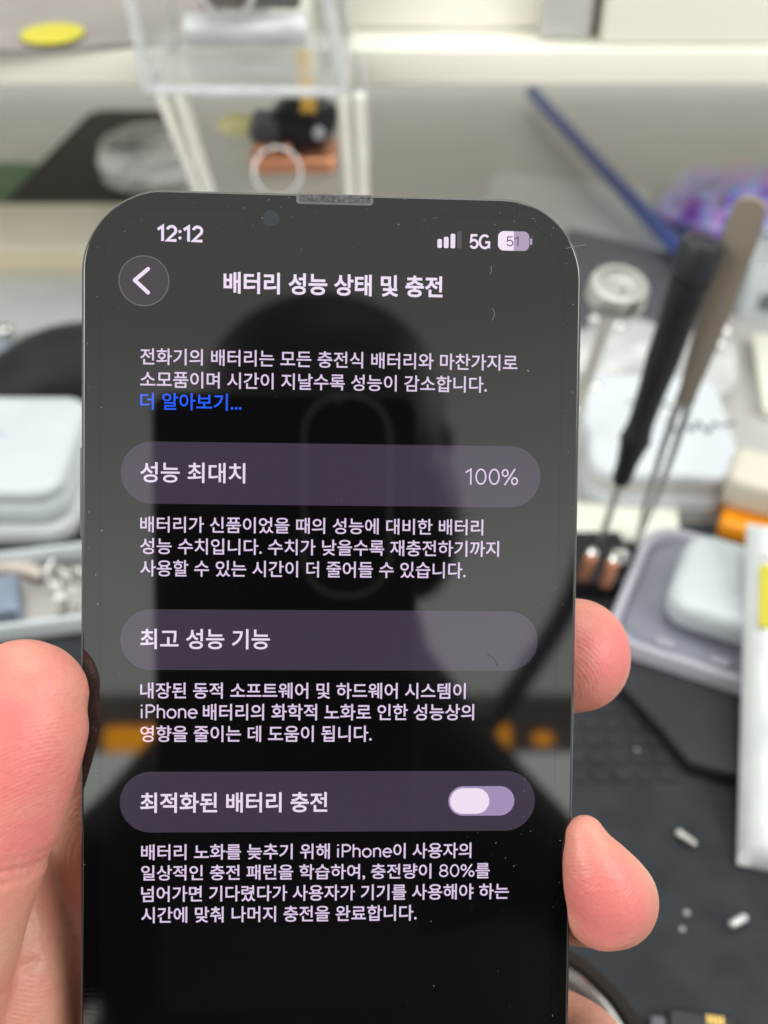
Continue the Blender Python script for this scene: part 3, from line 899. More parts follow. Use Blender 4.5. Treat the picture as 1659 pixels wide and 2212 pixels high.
# round dish with a steel rim at the bottom
zd = 0.016
cc = at_z(1085, 2335, zd); e1 = at_z(1345, 2212, zd)
Rd = (e1 - cc).length
t = thing('round_dish', 'round dark dish with a bright steel rim, under the phone at the bottom', 'dish', (cc.x, cc.y, 0.0034))
zz = zd - 0.0034
lathe('rim_collar', [(Rd * 1.02, 0.0), (Rd * 1.20, 0.0), (Rd * 1.22, 0.001), (Rd * 1.17, zz - 0.003), (Rd * 1.06, zz - 0.001), (Rd * 1.02, zz - 0.003), (Rd * 1.02, 0.0)], M['brown'], t, 80)
lathe('steel_rim', [(Rd * 0.93, zz - 0.003), (Rd * 0.95, zz), (Rd * 0.98, zz + 0.0012), (Rd * 1.01, zz), (Rd * 1.015, zz - 0.003), (Rd * 0.93, zz - 0.003)], M['chrome'], t, 80)
lathe('dish_bowl', [(0, 0.001), (Rd * 0.7, 0.002), (Rd * 0.88, 0.005), (Rd * 0.928, zz - 0.002), (Rd * 0.90, 0.003), (0, 0.0002)], mat('warm_grey_enamel', (0.16, 0.13, 0.12), 0.3), t, 80)
# connector
c_ = at_z(1515, 2215, 0.007)
t = thing('connector', 'black connector block with a gold contact strip at the bottom right', 'connector', (c_.x, c_.y - 0.002, 0.0034), (0, 0, R(-8)))
box('connector_body', 0.0165, 0.010, 0, 0.0045, M['black'], t, bev=0.0008, r=0.001)
for k in range(4):
    box('contact', 0.0007, 0.0022, 0.0046, 0.0052, M['gold'], t, bev=0.0001, r=0.0002, cx=0.0012 + 0.0011 * k, cy=0.003)
box('plug_end', 0.004, 0.006, 0, 0.0036, M['slate'], t, bev=0.0006, r=0.001, cx=-0.0105)

#=====PHONE=====
# ------------------------------------------------------------------ the phone
def glass_mat(name, base, emit=None, estr=0.0, ior=1.75):
    m = bpy.data.materials.new(name)
    m.use_nodes = True
    n = m.node_tree
    b = n.nodes['Principled BSDF']
    b.inputs['Base Color'].default_value = tuple(base) + (1,)
    b.inputs['IOR'].default_value = ior
    t = n.nodes.new('ShaderNodeTexCoord')
    # finger smears: curved fine ridges broken up by large soft noise, only changing the gloss
    wv = n.nodes.new('ShaderNodeTexWave')
    wv.wave_type = 'RINGS'
    wv.inputs['Scale'].default_value = 420
    wv.inputs['Distortion'].default_value = 22
    wv.inputs['Detail'].default_value = 2
    wv.inputs['Detail Scale'].default_value = 0.15
    n.links.new(t.outputs['Object'], wv.inputs['Vector'])
    nz = n.nodes.new('ShaderNodeTexNoise')
    nz.inputs['Scale'].default_value = 55
    nz.inputs['Detail'].default_value = 3
    n.links.new(t.outputs['Object'], nz.inputs['Vector'])
    rp_ = n.nodes.new('ShaderNodeValToRGB')
    rp_.color_ramp.elements[0].position = 0.56
    rp_.color_ramp.elements[1].position = 0.72
    n.links.new(nz.outputs['Fac'], rp_.inputs[0])
    mu = n.nodes.new('ShaderNodeMath'); mu.operation = 'MULTIPLY'
    n.links.new(rp_.outputs[0], mu.inputs[0]); n.links.new(wv.outputs['Fac'], mu.inputs[1])
    mr = n.nodes.new('ShaderNodeMapRange')
    mr.inputs['To Min'].default_value = 0.035
    mr.inputs['To Max'].default_value = 0.10
    n.links.new(mu.outputs[0], mr.inputs['Value'])
    n.links.new(mr.outputs[0], b.inputs['Roughness'])
    if emit:
        b.inputs['Emission Color'].default_value = tuple(emit) + (1,)
        b.inputs['Emission Strength'].default_value = estr
    return m
G_black = glass_mat('black_glass', (0.0022, 0.0021, 0.0024))
G_bezel = glass_mat('bezel_glass', (0.0014, 0.0014, 0.0014))
G_pill = glass_mat('glow_panel', (0.002, 0.002, 0.002), (0.050, 0.036, 0.062), 1.0)
G_btn = glass_mat('lit_button', (0.002, 0.002, 0.002), (0.030, 0.022, 0.030), 1.0)
G_ring = glass_mat('lit_ring', (0.002, 0.002, 0.002), (0.125, 0.105, 0.125), 1.0)
G_track = glass_mat('lit_track', (0.002, 0.002, 0.002), (0.36, 0.275, 0.47), 1.0)
G_half = glass_mat('lit_grey_lilac', (0.002, 0.002, 0.002), (0.40, 0.30, 0.46), 1.0)
G_dim = glass_mat('lit_dim_bar', (0.002, 0.002, 0.002), (0.06, 0.05, 0.06), 1.0)
T_white = glass_mat('lit_lilac_white', (0.002, 0.002, 0.002), (0.82, 0.70, 0.88), 1.0)
T_soft = glass_mat('lit_lilac', (0.002, 0.002, 0.002), (0.71, 0.57, 0.78), 1.0)
T_pale = glass_mat('lit_knob', (0.002, 0.002, 0.002), (0.86, 0.74, 0.89), 1.0)
T_blue = glass_mat('lit_blue', (0.002, 0.002, 0.002), (0.020, 0.115, 0.92), 1.0)
T_dark = glass_mat('dark_purple_digit', (0.06, 0.035, 0.09))

phone = thing('smartphone', 'black smartphone held upright, lit screen of Korean battery settings text', 'phone', (0, 0, 0))
phone.matrix_world = PM
mm = 0.001
PWD, PHT = 71.5, 146.7
def prr(inset, r, n=16):
    return [(x * mm, y * mm) for x, y in rrect(PWD - 2 * inset, PHT - 2 * inset, r, n, 0, -PHT / 2)]
M['frame'] = mat('dark_aluminium', (0.10, 0.10, 0.105), 0.30, 0.9, var=0.08, scale=200)
prism('frame', prr(0.0, 11.8), -7.5 * mm, -0.25 * mm, M['frame'], phone, bev=1.3 * mm, seg=5)
fg = prism('front_glass', prr(0.42, 11.5), -0.8 * mm, 0.0, G_bezel, phone, bev=0.28 * mm, seg=4)
prism('back_glass', prr(0.6, 11.3), -7.85 * mm, -7.45 * mm, M['black'], phone, bev=0.2 * mm)
# lit display sheet with its notch
SW, SH, BZ = 65.6, 140.8, 2.95
disp = rrect(SW, SH, 8.8, 14, 0, -PHT / 2)
notch = []
yt = -PHT / 2 + SH / 2
def arc(cx, cy, r, a0, a1, n=8): return [(cx + r * math.cos(R(a0 + (a1 - a0) * k / n)), cy + r * math.sin(R(a0 + (a1 - a0) * k / n))) for k in range(n + 1)]
xl, xr, yb = -12.4, 11.6, -7.5
half = 15
right = [p for p in disp if p[0] > 0]; left = [p for p in disp if p[0] < 0]
tr_c = disp[0:15]; tl_c = disp[15:30]; bl_c = disp[30:45]; br_c = disp[45:60]
notch_r = arc(xr + 1.2, yt - 1.2, 1.2, 90, 180) + arc(xr - 3.2, yb + 3.2, 3.2, 0, -90)
notch_l = arc(xl + 3.2, yb + 3.2, 3.2, -90, -180) + arc(xl - 1.2, yt - 1.2, 1.2, 0, 90)
outl = tr_c + notch_r + notch_l + tl_c + bl_c + br_c
bm = bmesh.new()
vs = [bm.verts.new((x * mm, y * mm, 0.012 * mm)) for x, y in outl]
eds = [bm.edges.new((vs[i], vs[(i + 1) % len(vs)])) for i in range(len(vs))]
bmesh.ops.triangle_fill(bm, edges=eds, use_beauty=True)
screen = fin('screen', bm, G_black, phone, False)
for p in screen.data.polygons:
    if p.normal.z < 0: p.flip()
# faint seam between display and bezel
bm = bmesh.new()
def inset_loop(pts, d):
    res = []
    n_ = len(pts)
    for i in range(n_):
        a, b, c = Vector(pts[i - 1]), Vector(pts[i]), Vector(pts[(i + 1) % n_])
        e_ = (c - a).normalized()
        res.append(b + Vector((-e_.y, e_.x)) * d)
    return res
o2 = inset_loop(outl, 0.07)
va = [bm.verts.new((p[0] * mm, p[1] * mm, 0.016 * mm)) for p in outl]
vb = [bm.verts.new((p[0] * mm, p[1] * mm, 0.016 * mm)) for p in o2]
for i in range(len(va)):
    j = (i + 1) % len(va)
    bm.faces.new((va[i], va[j], vb[j], vb[i]))
G_seam = glass_mat('seam', (0.002, 0.002, 0.002), ior=1.64)
fin('display_edge', bm, G_seam, screen, False)

def sheet(name, pts, z, m, parent=None):
    bm_ = bmesh.new()
    bm_.faces.new([bm_.verts.new((p[0] * mm, p[1] * mm, z * mm)) for p in pts])
    me = bpy.data.meshes.new(name)
    bm_.to_mesh(me); bm_.free()
    return link(name, me, m, parent or screen)
def pill(name, x0, x1, y0, y1, z, m, r=None, parent=None):
    return sheet(name, rrect(x1 - x0, y1 - y0, (y1 - y0) / 2 if r is None else r, 12, (x0 + x1) / 2, (y0 + y1) / 2), z, m, parent)
def ring_sheet(name, cx, cy, r0, r1, z, m):
    bm_ = bmesh.new()
    a = [bm_.verts.new(((cx + r0 * math.cos(2 * math.pi * k / 64)) * mm, (cy + r0 * math.sin(2 * math.pi * k / 64)) * mm, z * mm)) for k in range(64)]
    b = [bm_.verts.new(((cx + r1 * math.cos(2 * math.pi * k / 64)) * mm, (cy + r1 * math.sin(2 * math.pi * k / 64)) * mm, z * mm)) for k in range(64)]
    for k in range(64):
        bm_.faces.new((a[k], b[k], b[(k + 1) % 64], a[(k + 1) % 64]))
    return fin(name, bm_, m, screen, False)
for (a, b) in ((-35.59, -44.41), (-59.44, -68.13), (-82.79, -91.6)):
    pill('setting_row', -29.95, 29.95, b, a, 0.022, G_pill)
# back button
pill('back_button', -26.81 - 3.4, -26.81 + 3.4, -13.03 - 3.4, -13.03 + 3.4, 0.022, G_btn)
ring_sheet('button_ring', -26.81, -13.03, 3.40, 3.55, 0.023, G_ring)
ch = [(-26.24, -11.36), (-28.1, -12.97), (-26.23, -14.67)]
bm = bmesh.new()
hw = 0.27
def stroke(bm_, a, b, hw_, z):
    a, b = Vector(a), Vector(b)
    ang = math.atan2((b - a).y, (b - a).x)
    pts = []
    for c_, a0 in ((b, -90), (a, 90)):
        for k in range(9):
            t_ = ang + R(a0 + 180 * k / 8)
            pts.append((c_.x + hw_ * math.cos(t_), c_.y + hw_ * math.sin(t_)))
    bm_.faces.new([bm_.verts.new((p[0] * mm, p[1] * mm, z * mm)) for p in pts])
stroke(bm, ch[0], ch[1], hw, 0.034)
stroke(bm, ch[1], ch[2], hw, 0.037)
fin('back_arrow', bm, T_white, screen, False)
# signal bars, battery
for k, (x0, x1, y1_) in enumerate(((14.57, 15.22, -6.24), (15.49, 16.17, -5.91), (16.45, 17.12, -5.45), (17.40, 18.04, -5.08))):
    pill('signal_bar', x0, x1, -7.51, y1_, 0.03, T_white if k < 3 else G_dim, 0.2)
bt_ = rrect(27.77 - 23.26, 7.67 - 4.9, 0.85, 8, (27.77 + 23.26) / 2, -6.285)
bm = bmesh.new()
lft = [p for p in bt_ if p[0] <= 25.54] ; rgt = [p for p in bt_ if p[0] > 25.54]
lf = [(25.54, -4.9)] + lft + [(25.54, -7.67)]
rg = rgt[:9] + [(25.54, -4.9), (25.54, -7.67)] + rgt[9:]
bi = sheet('battery_icon', lf, 0.03, T_pale)
sheet('battery_icon', rg, 0.03, G_half)
sheet('battery_nub', rrect(0.34, 0.95, 0.17, 6, 28.03, -6.33), 0.03, G_half)
# toggle
pill('toggle_switch', 17.26, 26.93, -89.35, -85.03, 0.034, G_track)
pill('toggle_knob', 17.52, 23.25, -89.07, -85.32, 0.046, T_pale)
# text
def text(s, x0, x1, y0, y1, m, weight, z=0.034, name='text_line'):
    cu = bpy.data.curves.new('t', 'FONT')
    cu.body = s
    cu.size = 1
    cu.offset = weight
    cu.resolution_u = 4
    ob = bpy.data.objects.new('t', cu)
    COL.objects.link(ob)
    dg = bpy.context.evaluated_depsgraph_get()
    me = bpy.data.meshes.new_from_object(ob.evaluated_get(dg))
    bpy.data.objects.remove(ob)
    xs = [v.co.x for v in me.vertices]; ys_ = [v.co.y for v in me.vertices]
    ax, bx, ay, by = min(xs), max(xs), min(ys_), max(ys_)
    for v in me.vertices:
        v.co = ((x0 + (v.co.x - ax) / (bx - ax) * (x1 - x0)) * mm, (y0 + (v.co.y - ay) / (by - ay) * (y1 - y0)) * mm, z * mm)
    me.materials.clear()
    me.name = name
    return link(name, me, m, screen)
def el(cx, cy, rx, ry, a0, a1, n=18): return [(cx + rx * math.cos(R(a0 + (a1 - a0) * k / n)), cy + ry * math.sin(R(a0 + (a1 - a0) * k / n))) for k in range(n + 1)]
GL = {   # strokes inside a box one cap-height tall: (advance, [(closed, points), ...])
 '0': (0.70, [(True, el(0.33, 0.5, 0.25, 0.45, 0, 360, 40)[:-1])]),
 '1': (0.52, [(False, [(0.04, 0.74), (0.32, 0.95), (0.32, 0.0)])]),
 '2': (0.66, [(False, el(0.31, 0.69, 0.24, 0.26, 168, -35) + [(0.06, 0.05), (0.59, 0.05)])]),
 '5': (0.66, [(False, [(0.54, 0.95), (0.15, 0.95), (0.10, 0.50)] + el(0.31, 0.33, 0.245, 0.28, 125, -155))]),
 '8': (0.68, [(True, el(0.32, 0.73, 0.205, 0.22, 0, 360, 32)[:-1]), (True, el(0.32, 0.28, 0.245, 0.235, 0, 360, 32)[:-1])]),
 'G': (0.80, [(False, el(0.40, 0.5, 0.345, 0.45, 48, 318, 30) + [(0.70, 0.16), (0.70, 0.46), (0.43, 0.46)])]),
 ':': (0.30, [(False, [(0.13, 0.20), (0.13, 0.23)]), (False, [(0.13, 0.62), (0.13, 0.65)])]),
 '%': (0.95, [(True, el(0.20, 0.74, 0.145, 0.20, 0, 360, 24)[:-1]), (True, el(0.70, 0.25, 0.145, 0.20, 0, 360, 24)[:-1]), (False, [(0.18, 0.0), (0.72, 1.0)])]),
 'i': (0.25, [(False, [(0.10, 0.0), (0.10, 0.68)]), (False, [(0.10, 0.92), (0.10, 0.945)])]),
 'P': (0.64, [(False, [(0.12, 0.0), (0.12, 0.95), (0.33, 0.95)] + el(0.33, 0.70, 0.235, 0.25, 90, -90) + [(0.14, 0.45)])]),
 'h': (0.60, [(False, [(0.11, 0.0), (0.11, 1.0)]), (False, [(0.11, 0.36)] + el(0.295, 0.45, 0.185, 0.22, 175, 0) + [(0.48, 0.0)])]),
 'o': (0.60, [(True, el(0.295, 0.335, 0.235, 0.315, 0, 360, 36)[:-1])]),
 'n': (0.60, [(False, [(0.11, 0.0), (0.11, 0.68)]), (False, [(0.11, 0.36)] + el(0.295, 0.45, 0.185, 0.22, 175, 0) + [(0.48, 0.0)])]),
 'e': (0.58, [(False, [(0.08, 0.36), (0.52, 0.36)] + el(0.295, 0.335, 0.235, 0.315, 5, 318, 30))]),
}
def strokes(s_, x0, x1, y0, y1, m, th, z=0.05, name='text_line'):
    bm_ = bmesh.new()
    pen = 0.0
    runs = []
    for c_ in s_:
        adv, ss = GL[c_]
        for cl, pts in ss: runs.append((cl, [(p[0] + pen, p[1]) for p in pts]))
        pen += adv
    xs_ = [p[0] for _, q_ in runs for p in q_]
    ax, bx = min(xs_) - th / 2, max(xs_) + th / 2
    sx_, sy_ = (x1 - x0) / (bx - ax), (y1 - y0)
    hw_ = th / 2 * sy_
    for k, (cl, q_) in enumerate(runs):
        p_ = [Vector((x0 + (x - ax) * sx_, y0 + y * sy_)) for x, y in q_]
        n_ = len(p_)
        A_, B_ = [], []
        for i in range(n_):
            a_ = p_[i - 1] if (i or cl) else p_[0] * 2 - p_[1]
            c2 = p_[(i + 1) % n_] if (i < n_ - 1 or cl) else p_[i] * 2 - p_[i - 1]
            d1, d2 = (p_[i] - a_).normalized(), (c2 - p_[i]).normalized()
            t_ = (d1 + d2)
            t_ = t_.normalized() if t_.length > 1e-6 else d1
            nn_ = Vector((-t_.y, t_.x))
            kk = hw_ / max(0.5, nn_.dot(Vector((-d1.y, d1.x))))
            ex = Vector((0, 0))
            if not cl and ':i'.find(s_[0]) < 0: pass
            A_.append(p_[i] + nn_ * kk); B_.append(p_[i] - nn_ * kk)
        if not cl and (p_[0] - p_[-1]).length < hw_ * 1.2:      # a dot
            c_ = (p_[0] + p_[-1]) / 2
            bm_.faces.new([bm_.verts.new(((c_.x + hw_ * 1.12 * math.cos(i * 0.3927)) * mm, (c_.y + hw_ * 1.12 * math.sin(i * 0.3927)) * mm, (z + 0.0012 * (k % 3)) * mm)) for i in range(16)])
            continue
        va_ = [bm_.verts.new((p.x * mm, p.y * mm, (z + 0.0012 * (k % 3)) * mm)) for p in A_]
        vb_ = [bm_.verts.new((p.x * mm, p.y * mm, (z + 0.0012 * (k % 3)) * mm)) for p in B_]
        for i in range(n_ if cl else n_ - 1):
            j_ = (i + 1) % n_
            bm_.faces.new((va_[i], vb_[i], vb_[j_], va_[j_]))
    return fin(name, bm_, m, screen, False)
LINES = (
 ('배터리 성능 상태 및 충전', -15.68, 15.39, -14.57, -11.51, 'w', 0.026),
 ('전화기의 배터리는 모든 충전식 배터리와 마찬가지로', -27.29, 26.35, -24.8, -22.46, 's', 0.012),
 ('소모품이며 시간이 지날수록 성능이 감소합니다.', -27.28, 21.98, -28.0, -25.65, 's', 0.012),
 ('더 알아보기...', -27.27, -13.02, -31.12, -28.71, 'b', 0.014),
 ('성능 최대치', -27.23, -12.43, -41.4, -38.51, 'w', 0.014),
 ('배터리가 신품이었을 때의 성능에 대비한 배터리', -27.2, 21.76, -48.49, -46.19, 's', 0.012),
 ('성능 수치입니다. 수치가 낮을수록 재충전하기까지', -27.19, 24.1, -51.59, -49.28, 's', 0.012),
 ('사용할 수 있는 시간이 더 줄어들 수 있습니다.', -27.18, 19.31, -54.75, -52.38, 's', 0.012),
 ('최고 성능 기능', -27.14, -8.76, -65.14, -62.22, 'w', 0.016),
 ('내장된 동적 소프트웨어 및 하드웨어 시스템이', -27.12, 19.57, -72.25, -69.92, 's', 0.014),
 ('배터리의 화학적 노화로 인한 성능상의', -18.22, 20.83, -75.38, -72.98, 's', 0.014),
 ('영향을 줄이는 데 도움이 됩니다.', -27.09, 6.01, -78.51, -76.11, 's', 0.014),
 ('최적화된 배터리 충전', -27.06, -0.3, -88.75, -85.8, 'w', 0.020),
 ('배터리 노화를 늦추기 위해', -26.9, 0.13, -95.6, -93.31, 's', 0.014),
 ('이 사용자의', 9.34, 20.73, -95.6, -93.31, 's', 0.014),
 ('일상적인 충전 패턴을 학습하여, 충전량이', -26.89, 14.92, -98.7, -96.34, 's', 0.014),
 ('를', 21.40, 23.47, -98.6, -96.36, 's', 0.014),
 ('넘어가면 기다렸다가 사용자가 기기를 사용해야 하는', -26.87, 26.34, -101.73, -99.37, 's', 0.014),
 ('시간에 맞춰 나머지 충전을 완료합니다.', -26.86, 12.86, -104.77, -102.41, 's', 0.014),
)
for s, x0, x1, y0, y1_, kk, wgt in LINES:
    text(s, x0, x1, y0, y1_, {'w': T_white, 's': T_soft, 'b': T_blue, 'd': T_dark}[kk], wgt, 0.06 if kk == 'd' else 0.05)
strokes('12:12', -25.15, -18.45, -7.42, -5.25, T_white, 0.185)
strokes('100%', 18.95, 26.72, -41.2, -38.85, T_soft, 0.092)
strokes('5G', 19.17, 22.15, -7.48, -5.50, T_white, 0.17)
strokes('51', 24.45, 26.25, -7.05, -5.65, T_dark, 0.12, 0.06)
strokes('iPhone', -27.05, -18.92, -75.05, -73.1, T_soft, 0.125)
strokes('iPhone', 1.16, 9.21, -95.35, -93.45, T_soft, 0.125)
strokes('80%', 16.02, 21.27, -98.35, -96.5, T_soft, 0.12)
# earpiece slot and front lens
M['slotframe'] = mat('slot_frame', (0.11, 0.11, 0.11), 0.35, var=0.2, scale=900)
M['slotmesh'] = mat('speaker_mesh', (0.075, 0.075, 0.075), 0.5, 0.2, var=0.7, scale=1600, bump=0.6, bscale=2500)
es = prism('earpiece', [(x * mm, y * mm) for x, y in rrect(10.9, 1.5, 0.5, 6, -0.1, -1.05)], -0.3 * mm, 0.05 * mm, M['slotframe'], phone, bev=0.06 * mm)
prism('speaker_mesh', [(x * mm, y * mm) for x, y in rrect(10.0, 0.95, 0.25, 6, -0.1, -1.0)], -0.2 * mm, 0.07 * mm, M['slotmesh'], es, bev=0.03 * mm)
G_lens = mat('front_lens', (0.016, 0.024, 0.027), 0.12, coat=0.5)
fl_ = lathe('front_camera', [(0, 0.03 * mm), (1.05 * mm, 0.028 * mm), (1.2 * mm, 0.018 * mm)], G_lens, phone, 40, Matrix.Translation((-9.1 * mm, -3.97 * mm, 0)))
# side buttons
box('side_button', 0.8 * mm, 13 * mm, -5.0 * mm, -2.6 * mm, M['frame'], phone, bev=0.2 * mm, r=0.3 * mm, cx=-35.9 * mm, cy=-43 * mm)
# dust and scratches on the glass
rnd = random.Random(77)
bm = bmesh.new()
def flake(x, y, L_, wd_, a):
    z = 0.055 + 0.01
    c, s_ = math.cos(a), math.sin(a)
    n_ = rnd.choice((4, 5, 6))
    pts = []
    for k in range(n_):
        t_ = 2 * math.pi * k / n_
        px_ = L_ * math.cos(t_) * rnd.uniform(0.6, 1); py_ = wd_ * math.sin(t_) * rnd.uniform(0.5, 1)
        pts.append(((x + px_ * c - py_ * s_) * mm, (y + px_ * s_ + py_ * c) * mm, (z + rnd.uniform(0, 0.02)) * mm))
    bm.faces.new([bm.verts.new(p) for p in pts])
def ok(x, y): return abs(x) < 35.0 and -130 < y < -0.4 and not (abs(x) > 25 and y > -10 and (abs(x) - 24) ** 2 + (y + 11.5) ** 2 > 120)
for k in range(270):
    r_ = rnd.random()
    if r_ < 0.30: x, y = rnd.uniform(-35, 35), -0.6 - abs(rnd.gauss(0, 3))
    elif r_ < 0.48: x, y = -35 + abs(rnd.gauss(0, 1.8)), rnd.uniform(-125, -8)
    elif r_ < 0.66: x, y = 35 - abs(rnd.gauss(0, 2.2)), rnd.uniform(-125, -6)
    elif r_ < 0.82: x, y = rnd.gauss(26, 4), rnd.gauss(-100, 14)
    elif r_ < 0.88: x, y = rnd.gauss(22, 4), rnd.gauss(-3, 1.5)
    else: x, y = rnd.uniform(-33, 33), rnd.uniform(-122, -4)
    if not ok(x, y): continue
    s_ = rnd.choice((0.03, 0.03, 0.04, 0.045, 0.06, 0.09))
    flake(x, y, s_ * rnd.choice((1, 1.3, 2.4)), s_ * 0.55, rnd.gauss(-0.9, 0.5))
du = fin('dust_specks', bm, mat('dust', (0.36, 0.36, 0.35), 0.7, var=0.3, scale=2000), fg, False)
du['kind'] = 'stuff'
def fibre(name, pts, r_, m_):
    return tube(name, [Vector((x * mm, y * mm, z * mm)) for x, y, z in pts], r_ * mm, m_, fg, 6, 24)
M['lint'] = mat('lint', (0.30, 0.30, 0.30), 0.6)
for pts in ([(33.0, -7.2, .08), (34.2, -6.9, .1), (35.9, -6.6, .12)], [(22.2, -11.2, .07), (22.35, -10.5, .07), (22.3, -9.9, .07)], [(22.6, -17.6, .07), (22.9, -16.7, .07), (22.6, -15.9, .07)]):
    fibre('lint_fibre', pts, 0.022, M['lint'])
fibre('lint_fibre', [(22.6, -65.6, .07), (23.6, -66.4, .07), (24.1, -67.4, .07)], 0.04, mat('dark_lint', (0.02, 0.02, 0.02), 0.7))

#=====PERSON=====
# ------------------------------------------------------------------ the person: holding hand in front, body behind the lens (seen in the screen)
def skin_mat():
    m = bpy.data.materials.new('skin')
    m.use_nodes = True
    n = m.node_tree
    b = n.nodes['Principled BSDF']
    b.inputs['Roughness'].default_value = 0.42
    b.inputs['Specular IOR Level'].default_value = 0.45
    b.inputs['Subsurface Weight'].default_value = 0.25
    b.inputs['Subsurface Radius'].default_value = (1.0, 0.35, 0.2)
    b.inputs['Subsurface Scale'].default_value = 0.0022
    t = n.nodes.new('ShaderNodeTexCoord')
    at = n.nodes.new('ShaderNodeAttribute')
    at.attribute_name = 'flush'
    nz = n.nodes.new('ShaderNodeTexNoise')
    nz.inputs['Scale'].default_value = 130
    nz.inputs['Detail'].default_value = 7
    nz.inputs['Roughness'].default_value = 0.62
    n.links.new(t.outputs['Object'], nz.inputs['Vector'])
    ad = n.nodes.new('ShaderNodeMath'); ad.operation = 'MULTIPLY_ADD'
    n.links.new(nz.outputs['Fac'], ad.inputs[0]); ad.inputs[1].default_value = 0.85
    n.links.new(at.outputs['Fac'], ad.inputs[2])
    rp_ = n.nodes.new('ShaderNodeValToRGB')
    rp_.color_ramp.elements[0].position = 0.36
    rp_.color_ramp.elements[0].color = (0.62, 0.315, 0.215, 1)
    rp_.color_ramp.elements[1].position = 0.96
    rp_.color_ramp.elements[1].color = (0.64, 0.185, 0.165, 1)
    n.links.new(ad.outputs[0], rp_.inputs[0])
    n.links.new(rp_.outputs[0], b.inputs['Base Color'])
    wv = n.nodes.new('ShaderNodeTexWave')
    wv.wave_type = 'RINGS'
    wv.rings_direction = 'SPHERICAL'
    wv.inputs['Scale'].default_value = 700
    wv.inputs['Distortion'].default_value = 7
    wv.inputs['Detail'].default_value = 2
    wv.inputs['Detail Scale'].default_value = 0.12
    at2 = n.nodes.new('ShaderNodeAttribute'); at2.attribute_name = 'ridge'
    n.links.new(at2.outputs['Vector'], wv.inputs['Vector'])
    bp = n.nodes.new('ShaderNodeBump')
    bp.inputs['Strength'].default_value = 0.07
    bp.inputs['Distance'].default_value = 0.0004
    n.links.new(wv.outputs['Fac'], bp.inputs['Height'])
    nz2 = n.nodes.new('ShaderNodeTexNoise')
    nz2.inputs['Scale'].default_value = 900
    nz2.inputs['Detail'].default_value = 4
    n.links.new(t.outputs['Object'], nz2.inputs['Vector'])
    bp2 = n.nodes.new('ShaderNodeBump')
    bp2.inputs['Strength'].default_value = 0.34
    bp2.inputs['Distance'].default_value = 0.0005
    n.links.new(nz2.outputs['Fac'], bp2.inputs['Height'])
    n.links.new(bp.outputs[0], bp2.inputs['Normal'])
    n.links.new(bp2.outputs[0], b.inputs['Normal'])
    return m
SKIN = skin_mat()
PR = PM.to_3x3()
ZS = PR.col[2].normalized()
def st(l):  # list of (x, y, z, r[, r2]) in phone mm
    return [(P(q_[0], q_[1], q_[2]), q_[3] / 1000, (q_[4] if len(q_) > 4 else q_[3]) / 1000) for q_ in l]
bm = bmesh.new()
# thumb: base, knuckle, pad, tip
add_limb(bm, st([(-78, -166, -12, 17, 15), (-66, -136, -5, 14, 13), (-56.5, -113, 1.5, 11.4, 10.6), (-50.4, -98, 4.2, 9.7, 9.2), (-46.5, -87, 4.8, 9.8, 8.9), (-44.3, -79, 4.6, 10.0, 8.8), (-42.6, -73.2, 4.0, 9.6, 8.0), (-41.6, -70.2, 3.4, 8.2, 6.8)]), 28, 80, ZS)
# thenar mass and palm behind the phone
add_limb(bm, st([(-50, -104, -13, 9, 8), (-50, -120, -11, 13, 11), (-56, -142, -13, 17, 15), (-72, -172, -18, 19, 16)]), 28, 60, ZS)
add_limb(bm, st([(-33, -82, -17.5, 9, 8), (-34, -104, -20, 14, 11), (-38, -128, -22, 20, 13), (-58, -160, -22, 24, 15), (-80, -190, -20, 24, 17)]), 28, 60, ZS)
add_limb(bm, st([(-28, -96, -18.5, 9, 8), (-22, -120, -21, 14, 11), (-30, -146, -22, 18, 13), (-66, -182, -20, 22, 16)]), 28, 60, ZS)
# index
add_limb(bm, st([(-34, -86, -18, 9), (-8, -78, -18.5, 8.6), (18, -71, -18.5, 8.2), (29, -69.5, -17.4, 8.7), (36.0, -68.6, -15.2, 9.3, 8.6), (39.2, -68.2, -14.0, 9.1, 8.4)]), 28, 70, ZS)
# middle: curls round the edge, its pad presses the side
add_limb(bm, st([(-30, -102, -19, 9), (0, -104, -19, 8.6), (25, -106, -18, 8.2), (38, -106.5, -14, 7.8), (42.6, -104.8, -7, 7.3), (41.9, -102.5, -2.2, 7.0), (40.0, -98.8, -0.4, 6.1), (38.2, -94.8, 0.2, 4.4), (37.4, -92.2, 0.2, 3.0)]), 26, 90, Vector(PR.col[1]))
add_ball(bm, P(41.2, -103.6, -2.2), 0.0066, 0.0066, 0.0064)
# ring and little finger
add_limb(bm, st([(-26, -118, -19, 8.6), (0, -124, -19, 8.3), (25, -128, -17.5, 7.8), (38, -130, -13, 7.3), (41.0, -130, -7, 6.6), (38.6, -128.6, -3.0, 5.8)]), 26, 70, Vector(PR.col[1]))
add_limb(bm, st([(-24, -134, -18.5, 7.6), (0, -139, -18.5, 7.2), (24, -143, -17, 6.7), (36.5, -144, -13, 6.2), (39.6, -143.5, -6, 5.7), (37.4, -142.4, -1.5, 5.2)]), 26, 70, Vector(PR.col[1]))
